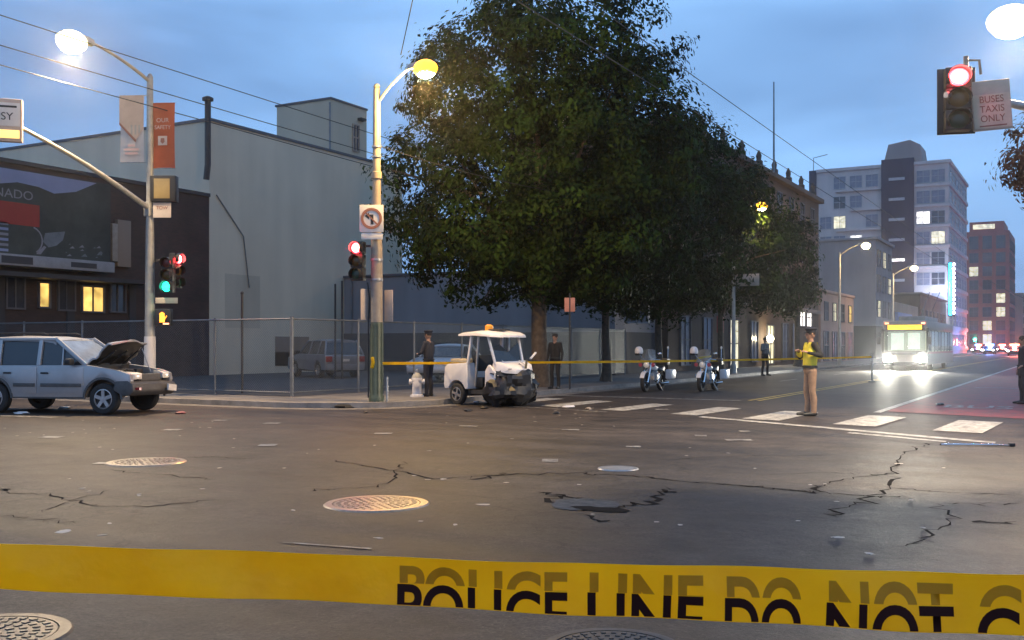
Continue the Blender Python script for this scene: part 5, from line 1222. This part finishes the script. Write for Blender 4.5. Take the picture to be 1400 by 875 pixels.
for s in (-1, 1):
    MB().box(s * BW - .06, s * BW + .06, .0, .14, 1.1, 2.6).build('front_pillar', M['dark'], t)
    for k in range(8):
        y0 = .2 + k * 1.72; MB().box(s * (BW - .03) - .02, s * (BW - .03) + .02, y0 + .06, y0 + 1.66, 1.2, 2.42).build('side_window', M['clear'] if k % 3 else M['glass'], t, smooth=False)
        MB().box(s * (BW - .03) - .03, s * (BW - .03) + .03, y0 - .06, y0 + .06, 1.15, 2.46).build('side_pillar', M['dark'], t)
    for yy in (2.6, 9.8):
        h = wheel(t, (s * (BW - .14), yy, .48), .48, .26, 1, spokes=6); h.rotation_euler = (0, 0, R(-90) * s)
    MB().lathe([(.24, 0), (.25, .03), (.19, .08), (.01, .1)], 16, Matrix.Translation((s * .98, -.02, .72)) @ RX90).build('headlight', M['head_on'], t)
    MB().tube([(s * 1.2, -.02, 2.3), (s * 1.45, -.3, 2.35), (s * 1.45, -.32, 1.9)], .025, 6).build('mirror_arm', M['dark'], t); MB().box(s * 1.45 - .1, s * 1.45 + .1, -.38, -.28, 1.6, 2.05).build('mirror', M['dark'], t, bevel=.02)
    MB().tube([(s * .3, 9, BHH + .35), (s * .35, 14.5, BHH + 2.4)], .025, 6).build('trolley_pole', M['dark'], t)
    MB().box(s * 1.05 - .1, s * 1.05 + .1, -.03, .05, 2.84, 2.94).build('marker_lamp', M['red_tail'], t)
    lamp(t, (s * .98, -.25, .72), 6000, (1, .96, .80), .1, 'SPOT', (R(78), 0, R(180)), R(75), .6)
MB().box(-1.16, 1.16, -.0, .04, 1.22, 2.4).build('windscreen', M['clear'], t, smooth=False)
MB().box(-.9, -.15, .7, .75, 1.25, 2.3).build('lit_cab_panel', M['cab_on'], t, smooth=False); MB().box(.05, .75, .9, .95, 1.3, 2.3).build('lit_cab_panel', M['cab_on'], t, smooth=False)
MB().box(-1.05, 1.05, -.04, .1, 2.46, 2.84).build('destination_box', M['black'], t, bevel=.02)
MB().box(-.98, .98, -.06, -.04, 2.51, 2.79).build('destination_sign', M['led'], t, smooth=False)
MB().box(-.8, .8, -.04, .0, .95, 1.1).build('bike_rack', M['dark'], t); MB().box(-1.2, 1.2, -.12, .02, .32, .52).build('bumper', M['black'], t, bevel=.03)
MB().box(-.8, .8, 3, 9.5, BHH, BHH + .35).build('roof_equipment', M['fence'], t, bevel=.05)

t = thing('far_signal', 'small green traffic signal on a post far down the street', 'traffic light', (*ray(1333, 165), 0), 0)
MB().tube([(0, 0, 0), (0, 0, 3.2)], .07, 8).build('post', M['dark'], t); MB().box(-.25, .25, -.15, .15, 2.2, 3.4).build('housing', M['black'], t, bevel=.03)
MB().lathe([(.24, 0), (.2, .06), (.01, .09)], 14, Matrix.Translation((0, -.15, 2.45)) @ RX90).build('lens', glow('far_green', (.05, 1, .6), 25), t)
lamp(t, (0, -.8, 2.5), 300, (.1, 1, .6), .2)

# ------------------------------------------------------------------ fire hydrant
hx, hy = G(570, 549)
t = thing('fire_hydrant', 'white fire hydrant with side caps on the corner pavement', 'fire hydrant', (hx, hy, .13), FACE)
MB().lathe([(.19, 0), (.19, .05), (.13, .07), (.125, .44), (.15, .45), (.15, .50), (.14, .54)], 16).build('barrel', M['white_body'], t)
MB().lathe([(.145, .53), (.13, .58), (.08, .64), (.03, .67)], 16).build('bonnet', mat('hydrant_top', (.35, .34, .30), .5), t)
MB().lathe([(.03, .66), (.035, .74), (.02, .76)], 6).build('operating_nut', M['steel'], t)
for s in (-1, 1): MB().lathe([(.055, .10), (.055, .16), (.075, .17), (.075, .21), (.03, .22)], 12, Matrix.Translation((0, 0, .42)) @ Matrix.Rotation(s * R(90), 4, 'Y')).build('side_cap', M['white_body'], t)
MB().lathe([(.075, .10), (.075, .17), (.095, .18), (.095, .22), (.03, .23)], 14, Matrix.Translation((0, 0, .36)) @ RX90).build('front_cap', M['white_body'], t)

# ------------------------------------------------------------------ people
def capsule(b, p, q, r1, r2, n=12):
    p, q = Vector(p), Vector(q); d = (q - p)
    if d.length < 1e-5: d = Vector((0, 0, 1e-3)); q = p + d
    d.normalize(); pts = []; rs = []
    for a in (-88, -60, -30): pts.append(p + d * r1 * math.sin(R(a))); rs.append(r1 * math.cos(R(a)))
    pts.append(p); rs.append(r1); pts.append(q); rs.append(r2)
    for a in (30, 60, 88): pts.append(q + d * r2 * math.sin(R(a))); rs.append(r2 * math.cos(R(a)))
    b.tube(pts, rs, n)
def hand_caps(w, d, side, curl=.4):
    """palm, four unequal fingers with knuckle bends, thumb from the palm side. d: pointing dir, side: thumb side"""
    w, d, side = Vector(w), Vector(d).normalized(), Vector(side).normalized(); nrm = d.cross(side).normalized(); C = []
    for k in (-.022, .0, .022): C.append((w, w + d * .085 + side * k, .021, .017, 'skin'))
    for i, (k, l) in enumerate(((.033, .070), (.011, .080), (-.011, .075), (-.033, .058))):
        a = w + d * .088 + side * k; m_ = a + (d + nrm * curl * .6 + side * k * 2.2).normalized() * l * .55; e = m_ + (d + nrm * curl * 2.0 + side * k * 2.0).normalized() * l * .5
        C += [(a, m_, .0088, .0082, 'skin'), (m_, e, .0082, .007, 'skin')]
    a = w + d * .025 + side * .03; m_ = a + (d * .6 + side * .8).normalized() * .04; C += [(a, m_, .012, .010, 'skin'), (m_, m_ + (d + nrm * curl).normalized() * .032, .010, .0085, 'skin')]
    return C
def person(label, loc, rz, mats, L_arm, R_arm, lean=0, legs=None, height=1.8, voxel=.012, cap=None, vest=False, look=0, coat=None, extras=()):
    """local +X = facing. mats: dict(top, leg, shoe). arms: (elbow, wrist, finger dir)"""
    k = height / 1.8; C = []
    t = thing('person', label, 'person', loc, rz)
    legs = legs or {1: ((.0, .10, .93), (.02, .11, .50), (-.02, .12, .09)), -1: ((.0, -.10, .93), (.03, -.11, .50), (.0, -.12, .09))}
    for s in (1, -1):
        h, kn, an = legs[s]
        C += [(h, kn, .095, .066, 'leg'), (kn, (kn[0] * .6 + an[0] * .4 - .025, kn[1] * .6 + an[1] * .4, kn[2] * .6 + an[2] * .4), .066, .064, 'leg'), ((kn[0] * .6 + an[0] * .4 - .025, kn[1] * .6 + an[1] * .4, kn[2] * .6 + an[2] * .4), an, .064, .056, 'leg')]
        C += [((an[0] - .03, an[1], .045), (an[0] + .10, an[1] + .01 * s, .042), .045, .042, 'shoe'), ((an[0] + .10, an[1] + .01 * s, .042), (an[0] + .20, an[1] + .02 * s, .034), .042, .032, 'shoe'), (an, (an[0], an[1], .05), .05, .046, 'shoe')]
    le = lean
    for y in (-.07, .07): C += [((0, y, .93), (le * .1, y, 1.05), .105, .098, 'leg'), ((le * .1, y, 1.06), (le * .5, y * 1.15, 1.28), .100, .105, 'top'), ((le * .5, y * 1.15, 1.28), (le * .9, y * 1.25, 1.43), .108, .085, 'top')]
    sh = {s: Vector((le * .95, s * .185, 1.46)) for s in (1, -1)}
    C += [(sh[1], sh[-1], .062, .062, 'top'), ((le * .95, 0, 1.47), (le * 1.05 + .01, 0, 1.58), .060, .052, 'skin')]
    hx_ = le * 1.15 + .02
    C += [((hx_ - .015, 0, 1.66), (hx_ - .01, 0, 1.715), .082, .088, 'skin'), ((hx_ + .015, 0, 1.625), (hx_ + .02, 0, 1.70), .062, .074, 'skin'), ((hx_ + .035, 0, 1.595), (hx_ + .05, 0, 1.60), .036, .03, 'skin'),
          ((hx_ + .088, 0, 1.685), (hx_ + .108, 0, 1.650), .010, .014, 'skin'), ((hx_ + .082, -.016, 1.618), (hx_ + .082, .016, 1.618), .010, .010, 'skin')]
    for s in (1, -1): C.append(((hx_ - .005, s * .083, 1.66), (hx_ - .008, s * .088, 1.69), .012, .016, 'skin'))
    for s, arm in ((1, L_arm), (-1, R_arm)):
        el, wr, fd = Vector(arm[0]), Vector(arm[1]), Vector(arm[2])
        C += [(sh[s], el, .060, .046, 'top'), (el, el.lerp(wr, .4), .046, .045, 'top'), (el.lerp(wr, .4), wr, .044, .032, 'top'), (wr, wr + fd.normalized() * .02, .026, .026, 'skin')]
        C += hand_caps(wr + fd.normalized() * .01, fd, (Vector((1, 0, 0)) if abs(fd.normalized().x) < .7 else Vector((0, -s, .3))) - fd.normalized() * (Vector((1, 0, 0)) if abs(fd.normalized().x) < .7 else Vector((0, -s, .3))).dot(fd.normalized()))
    if coat: C += [((le * .1, y, .80), (le * .1, y, 1.05), .125, .11, 'top') for y in (-.06, .06)]
    b = MB()
    for c in C: capsule(b, *c[:4])
    me = b.mesh('body_form', M['skin'], smooth=False)
    o = bpy.data.objects.new('body_form', me); COL.objects.link(o)
    md = o.modifiers.new('remesh', 'REMESH'); md.mode = 'VOXEL'; md.voxel_size = voxel
    sm = o.modifiers.new('smooth', 'SMOOTH'); sm.iterations = 3; sm.factor = .5
    dg = bpy.context.evaluated_depsgraph_get(); out = bpy.data.meshes.new_from_object(o.evaluated_get(dg)); bpy.data.objects.remove(o)
    regs = ['skin', 'top', 'leg', 'shoe']; out.materials.clear()
    for r_ in regs: out.materials.append(mats.get(r_, M['skin']))
    import numpy as np
    cen = np.empty(len(out.polygons) * 3); out.polygons.foreach_get('center', cen); cen = cen.reshape(-1, 3); best = np.full(len(cen), 9.0); idx = np.zeros(len(cen), dtype=np.int32)
    for p, q, r1, r2, rg in C:
        p, q = np.array(p, dtype=float), np.array(q, dtype=float); dq = q - p; l2 = max(1e-9, dq @ dq); tt = np.clip(((cen - p) @ dq) / l2, 0, 1)
        dist = np.linalg.norm(cen - (p + tt[:, None] * dq), axis=1) - (r1 + (r2 - r1) * tt); m_ = dist < best; best[m_] = dist[m_]; idx[m_] = regs.index(rg)
    idx[(cen[:, 2] > 1.0) & (cen[:, 2] < 1.06) & (idx == 2)] = 2
    out.polygons.foreach_set('material_index', idx); out.polygons.foreach_set('use_smooth', [True] * len(out.polygons))
    body = link('body', out, t); body.scale = (k, k, k)
    if vest:
        bm = bmesh.new(); bm.from_mesh(out); bm.normal_update(); kill = []
        for f in bm.faces:
            c = f.calc_center_median(); keep = f.material_index == 1 and 1.0 < c.z < 1.50 and abs(c.y) < .185 and ((Vector((le * .5, 0, c.z)) - c).length < .30)
            if not keep: kill.append(f)
        bmesh.ops.delete(bm, geom=kill, context='FACES')
        for v in bm.verts: v.co += v.normal * .016
        for f in bm.faces:
            z = f.calc_center_median().z; f.material_index = 1 if (1.12 < z < 1.17 or 1.27 < z < 1.31) else 0
        vm = bpy.data.meshes.new('vest'); bm.to_mesh(vm); bm.free(); vm.materials.clear(); vm.materials.append(M['hivis']); vm.materials.append(M['reflect'])
        link('vest', vm, t).scale = (k, k, k)
    # hair and cap
    T = Matrix.Translation(Vector((hx_ - .012, 0, 1.70)) * k) @ Matrix.Diagonal((k, k, k, 1))
    hm = MB().lathe([(.088, -.03), (.097, .01), (.096, .05), (.075, .085), (.04, .102), (.003, .107)], 16, T @ Matrix.Diagonal((1.05, .96, 1, 1))); hm.build('hair', M['hair'], t)
    for s in (-1, 1): MB().ell(Vector((hx_ + .083, s * .03, 1.668)) * k, .008, .012, .007, 8, 5).build('eye', M['sign_black'], t)
    if cap == 'peaked':
        MB().lathe([(.098, .02), (.102, .06), (.128, .085), (.125, .105), (.05, .125), (.003, .127)], 18, T).build('cap', M['cloth_navy'], t)
        MB().add([T @ Vector(v) for v in ((.07, -.08, .03), (.14, -.055, .015), (.155, 0, .012), (.14, .055, .015), (.07, .08, .03), (.07, -.08, .04), (.14, -.055, .025), (.155, 0, .022), (.14, .055, .025), (.07, .08, .04))], [(0, 1, 2, 3, 4), (9, 8, 7, 6, 5), (0, 5, 6, 1), (1, 6, 7, 2), (2, 7, 8, 3), (3, 8, 9, 4)]).build('cap_peak', M['sign_black'], t)
    b = MB().lathe([(.150, .985), (.158, .99), (.158, 1.03), (.150, 1.035)], 20, Matrix.Diagonal((k * .98, k * 1.2, k, 1)) @ Matrix.Translation((le * .1, 0, 0)))
    b.build('belt', M['sign_black'], t)
    return t
down = lambda s: ((-.02, s * .25, 1.18), (.05, s * .26, .92), (.08, 0, -1))
fr3 = lambda px, d, z=0: (*ray(px, d), z)
px_, py_ = G(1107, 568.5)
person('person in a yellow reflective vest and khaki trousers standing on the crosswalk', (px_, py_, 0), TH + R(180) + R(6),
       dict(top=M['cloth_black'], leg=M['cloth_khaki'], shoe=M['sign_black'], skin=M['skin']),
       ((-.12, .30, 1.24), (.12, .24, 1.30), (1, -.5, .35)), ((.10, -.28, 1.20), (.20, -.08, 1.33), (.6, .8, .3)), lean=-.03, height=1.92, voxel=.0085, cap='peaked', vest=True,
       legs={1: ((-.02, .09, .93), (-.02, .09, .50), (-.05, .09, .09)), -1: ((-.02, -.09, .93), (.03, -.10, .50), (.01, -.10, .09))})
person('person in dark uniform standing beside the white fire hydrant', (*ray(586, 28.4), .13), TH + R(150), dict(top=M['cloth_navy'], leg=M['cloth_navy'], shoe=M['sign_black'], skin=M['skin']),
       ((.06, .27, 1.20), (.26, .10, 1.16), (.6, -.8, 0)), ((.04, -.27, 1.20), (.26, -.08, 1.18), (.6, .8, .1)), height=1.82, voxel=.014, cap='peaked')
person('person in black standing behind the tape between the cart and the tree trunks', (*ray(759, 33.4), .13), TH + R(-120), dict(top=M['cloth_black'], leg=M['cloth_black'], shoe=M['sign_black'], skin=M['skin']), down(1), down(-1), height=1.8, voxel=.016)
person('person in grey shirt and black trousers standing by the bright wall lamp', (*ray(1046, 47.5), .13), TH + R(-60), dict(top=M['cloth_grey'], leg=M['cloth_black'], shoe=M['sign_black'], skin=M['skin']),
       down(1), ((.06, -.28, 1.2), (.24, -.15, 1.25), (.7, .7, .3)), height=1.78, voxel=.016, legs={1: ((0, .1, .93), (.04, .14, .5), (-.05, .2, .09)), -1: ((0, -.1, .93), (.05, -.15, .5), (.02, -.2, .09))})
person('person in dark coat on the bus lane at the edge of the picture', (*ray(1399, 27.0), .0), TH + R(170), dict(top=M['cloth_navy'], leg=M['cloth_navy'], shoe=M['sign_black'], skin=M['skin']),
       ((-.10, .27, 1.20), (.08, .30, 1.02), (1, .1, -.4)), down(-1), height=1.8, voxel=.014, coat=True)

# ------------------------------------------------------------------ tape
def strip(pts, w, twist=None, m=None, name='police_tape', thick=.0006):
    """ribbon hanging on edge along pts (3D); twist: angle per point"""
    P = [Vector(p) for p in pts]; V = []; n = len(P)
    for i, p in enumerate(P):
        d = (P[min(i + 1, n - 1)] - P[max(0, i - 1)]).normalized(); side = d.cross(Vector((0, 0, 1))).normalized(); up = side.cross(d).normalized()
        a = twist[i] if twist else 0; u = up * math.cos(a) + side * math.sin(a)
        nn = d.cross(u).normalized() * thick
        V += [p - u * w / 2 + nn, p + u * w / 2 + nn, p + u * w / 2 - nn, p - u * w / 2 - nn]
    F = [(4 * i + j, 4 * i + (j + 1) % 4, 4 * i + 4 + (j + 1) % 4, 4 * i + 4 + j) for i in range(n - 1) for j in range(4)] + [(0, 3, 2, 1), (4 * n - 4, 4 * n - 3, 4 * n - 2, 4 * n - 1)]
    return MB().add(V, F).build(name, m or M['tape'], ang=60)
p0 = Vector((PX + .1, PY - .12, Z(497, 25.6))); p1 = Vector((*ray(1192, 43), Z(488, 43)))
pts = []; tw = []
for i in range(41):
    s = i / 40; p = p0.lerp(p1, s); p.z -= .05 * math.sin(s * math.pi); pts.append(p); tw.append(.35 * math.sin(s * 9) + .15 * math.sin(s * 31))
tag(strip(pts, .07, tw), 'yellow police tape strung from the tan signal pole past the motorcycles', 'tape')
t = thing('delineator_post', 'slim upright post holding the far end of the yellow tape in the street', 'post', (p1.x, p1.y, 0))
MB().lathe([(.16, 0), (.15, .05), (.04, .07), (.035, 1.15), (.02, 1.17)], 10).build('shaft', M['pole_grey'], t); MB().lathe([(.042, .9), (.042, 1.0)], 10).build('reflective_band', M['reflect'], t)

# foreground tape: three points measured across the picture, then on to the posts on both corners
meas = [(0, 743, 805, 1.68), (270, 752, 816, 1.665), (540, 762, 827, 1.62), (820, 770, 843, 1.53), (1110, 778, 856, 1.40), (1400, 785.5, 868, 1.27)]
def lerp_tab(px, col):
    for a, b_ in zip(meas[:-1], meas[1:]):
        if px <= b_[0] or b_ is meas[-1]:
            s = (px - a[0]) / (b_[0] - a[0]); return a[col] + (b_[col] - a[col]) * s
def tape_pt(px, f):           # f 0 = bottom edge, 1 = top edge
    px2 = max(-60, min(1460, px)); d = lerp_tab(px2, 3); yt, yb = lerp_tab(px2, 1), lerp_tab(px2, 2); x, y = ray(px2, d)
    bul = .005 * math.sin(px2 * .011) + .0035 * math.sin(px2 * .027 + f * 2.4) + .003 * math.sin(f * 3.1 + px2 * .006)
    x += sn * bul; y -= cs * bul
    return Vector((x, y, Z(yb + (yt - yb) * f, d)))
cols = list(range(-60, 1461, 20)); rows = [0, .2, .4, .6, .8, 1]
ftape = thing('police_tape', 'wide yellow police line tape stretched across in front of the crossing', 'tape', (0, 0, 0))
V = [tape_pt(c, f) for c in cols for f in rows]; nr = len(rows)
endL = Vector((-15.5, -3.7, 1.2)); endR = Vector((2.3, 2.4, 1.2))
first, last = V[:nr], V[-nr:]
pre = []; post_ = []
for s in (1, .75, .5, .25): pre += [p.lerp(endL + Vector((0, 0, (j - 2.5) * .014)), s) - Vector((0, 0, .10 * math.sin(s * math.pi))) for j, p in enumerate(first)]
for s in (.33, .66, 1): post_ += [p.lerp(endR + Vector((0, 0, (j - 2.5) * .014)), s) for j, p in enumerate(last)]
V = pre + V + post_; nc = len(V) // nr
off = Vector((sn, -cs, 0)) * -.0008
V2 = [v + off for v in V]; n0 = len(V)
F = [(i * nr + j, (i + 1) * nr + j, (i + 1) * nr + j + 1, i * nr + j + 1) for i in range(nc - 1) for j in range(nr - 1)]
F += [(n0 + a[3], n0 + a[2], n0 + a[1], n0 + a[0]) for a in F]
F += [(i * nr, n0 + i * nr, n0 + (i + 1) * nr, (i + 1) * nr) for i in range(nc - 1)] + [(i * nr + nr - 1, (i + 1) * nr + nr - 1, n0 + (i + 1) * nr + nr - 1, n0 + i * nr + nr - 1) for i in range(nc - 1)]
MB().add(V, F[:] if False else []).add([], [])
MB().add(V + V2, F).build('ribbon', M['tape'], ftape, ang=70, recalc=False)
def tape_words(words, f_top, f_clip, h_f, m, lift, bold, clip_hi=None):
    """words placed by their left/right picture columns; letters stand h_f tape-heights tall, cut off at the folded edge"""
    for txt, a, b_ in words:
        me = text_mesh(txt, 1.0, bold, 0, 'LEFT', 1.02); bm = bmesh.new(); bm.from_mesh(me)
        bmesh.ops.triangulate(bm, faces=bm.faces); xs = [v.co.x for v in bm.verts]; ys = [v.co.y for v in bm.verts]; x0, x1, y0, y1 = min(xs), max(xs), min(ys), max(ys)
        for v in bm.verts:
            v.co.x = a + (v.co.x - x0) / (x1 - x0) * (b_ - a); v.co.y = f_top - h_f * (1 - (v.co.y - y0) / (y1 - y0))
        g = bm.verts[:] + bm.edges[:] + bm.faces[:]
        bmesh.ops.bisect_plane(bm, geom=g, plane_co=(0, f_clip, 0), plane_no=(0, 1, 0), clear_inner=True)
        for cx in range(int(a) + 20, int(b_), 40): bmesh.ops.bisect_plane(bm, geom=bm.verts[:] + bm.edges[:] + bm.faces[:], plane_co=(cx, 0, 0), plane_no=(1, 0, 0))
        for v in bm.verts:
            p = tape_pt(v.co.x, v.co.y); dirc = Vector((sn, -cs, 0)); v.co = p + dirc * lift
        m2 = bpy.data.meshes.new('printed_word'); bm.to_mesh(m2); bm.free(); m2.materials.clear(); m2.materials.append(m); link('printed_word', m2, ftape)['kind'] = 'stuff'
WORDS = [('POLICE', 543, 776), ('LINE', 803, 962), ('DO', 991, 1096), ('NOT', 1129, 1302), ('CROSS', 1334, 1600)]
tape_words(WORDS, .45, .02, .92, M['tape_ink'], .0016, .022)
tape_words([(a, b_ + 3, c) for a, b_, c in WORDS], .83, .455, .92, M['tape_ghost'], .0010, .03)
for e, lab in ((endL, 'steel sign post holding the yellow tape on the far end of the crossing corner'), (endR, 'steel sign post holding the yellow tape beside the photographer')):
    t = thing('sign_post', lab, 'post', (e.x, e.y, .13)); MB().tube([(0, 0, 0), (0, 0, 2.6)], .04, 10).build('shaft', M['steel'], t); MB().lathe([(.1, 0), (.1, .03), (.05, .06)], 10).build('base', M['steel'], t)

# ------------------------------------------------------------------ debris
def debris(name, label, px, py, sx, sy, sz, m, seed, cat='debris', grp='crash debris scattered on the road', zb=0):
    b = MB().ell((0, 0, 0), 1, 1, 1, 9, 5); V = []
    for v in b.v:
        q = Vector(v); k = 1 + .55 * mnoise.noise(q * 1.9 + Vector((seed * 3.1, seed, 0))); V.append((q.x * sx * k, q.y * sy * k, max(-.6, q.z * k) * sz * .7 + sz * .42))
    b.v = V; o = b.build(name, m, None, ang=25); x, y = G(px, py); o.location = (x, y, zb + .002); o.rotation_euler = (0, 0, seed * 1.7); return tag(o, label, cat, grp)
PAPER = mat('pale_litter', (.50, .44, .37), .7)
for i, (px, py, s, lab) in enumerate(((661, 690, .07, 'white lump of litter beside the studded manhole cover'), (86, 727, .09, 'flat pale scrap near the tape on the asphalt'), (1146, 735, .06, 'crumpled white paper near the tape'), (606, 655, .06, 'small white scrap right of the studded manhole cover'), (1229, 634, .07, 'shiny scrap lying on the crack near the crosswalk'), (1188, 757, .05, 'flat pale scrap beside the crumpled paper'))):
    debris('litter', lab, px, py, s, s * .6, .0025, PAPER, i + 2, 'litter')
for i, (px, py) in enumerate(((150, 716), (140, 732), (190, 678), (112, 668), (95, 655), (190, 676), (517, 736), (512, 609), (898, 714), (930, 718), (585, 656), (1262, 722), (1290, 640), (1128, 662), (1245, 684), (320, 600), (420, 620), (640, 606), (300, 640), (700, 600)) + tuple((random.uniform(560, 840), random.uniform(556, 585)) for _ in range(24)) + tuple((random.uniform(5, 300), random.uniform(570, 600)) for _ in range(16)) + tuple((random.uniform(100, 1300), random.uniform(600, 720)) for _ in range(22))):
    debris('litter', 'tiny pale fragment of crash litter on the asphalt', px, py, random.uniform(.02, .045), .02, .004, PAPER, i + 20, 'litter', 'tiny pale fragments on the asphalt')
x, y = G(470, 557); 
debris('dropped_jacket', 'dark heap of clothing lying on the kerb near the tan signal pole', 470, 558, .34, .20, .09, M['cloth_black'], 4, 'clothing', None)
debris('can', 'small crushed red and white can on the road near the crashed car', 247, 566, .13, .07, .05, mat('can_red', (.35, .12, .10), .4), 6, 'litter')
for i, (px, py, s, m, lab) in enumerate(((640, 562, .20, M['black'], 'black broken trim piece below the parking cart'), (662, 559, .10, M['black'], 'small black shard below the parking cart'), (652, 551, .18, M['white_body'], 'white broken panel under the parking cart'), (778, 557, .16, M['white_body'], 'white broken bodywork by the crosswalk beside the cart'), (805, 560, .12, M['pole_tan'], 'tan broken piece on the crosswalk beside the cart'), (760, 566, .10, M['black'], 'black shard on the road beside the cart'), (402, 547, .08, M['white_body'], 'small white shard on the pavement by the fence'), (475, 546, .09, M['cloth_black'], 'dark scrap on the pavement by the fence'), (500, 565, .07, M['bark'], 'small brown shard in the gutter by the signal pole'), (1285, 554, .22, M['black'], 'black trim fragment on the bus lane'), (30, 566, .2, M['white_body'], 'white broken piece under the crashed car'), (88, 559, .22, M['steel'], 'bent metal piece under the crashed car'))):
    debris('broken_part', lab, px, py, s, s * .5, .05, m, i + 40)
x, y = G(1333, 610)
t = thing('metal_strip', 'long shiny metal trim strip lying on the road near the bus lane', 'debris', (x, y, .004), TH - R(6))
MB().prism([(-.52, .01), (.50, .006), (.52, .02), (.3, .032), (-.2, .035), (-.5, .03)], -.03, .03).build('moulding', M['chrome'], t, bevel=.004); MB().box(.5, .58, -.04, .04, 0, .05).build('end_cap', M['black'], t, bevel=.01)

# ------------------------------------------------------------------ thin haze volume added to give the lamps halos
hz = MB().box(-2550, 2550, -650, 4050, -1.1, 46).build('haze', [], smooth=False); hz['kind'] = 'stuff'
hm_ = bpy.data.materials.new('lamp_halo_haze'); hm_.use_nodes = True; ht = hm_.node_tree; ht.nodes.clear()
pv = ht.nodes.new('ShaderNodeVolumePrincipled'); pv.inputs['Color'].default_value = (.92, .94, 1, 1); pv.inputs['Density'].default_value = .00042; pv.inputs['Anisotropy'].default_value = .88
ho = ht.nodes.new('ShaderNodeOutputMaterial'); ht.links.new(pv.outputs[0], ho.inputs['Volume']); hz.data.materials.append(hm_)
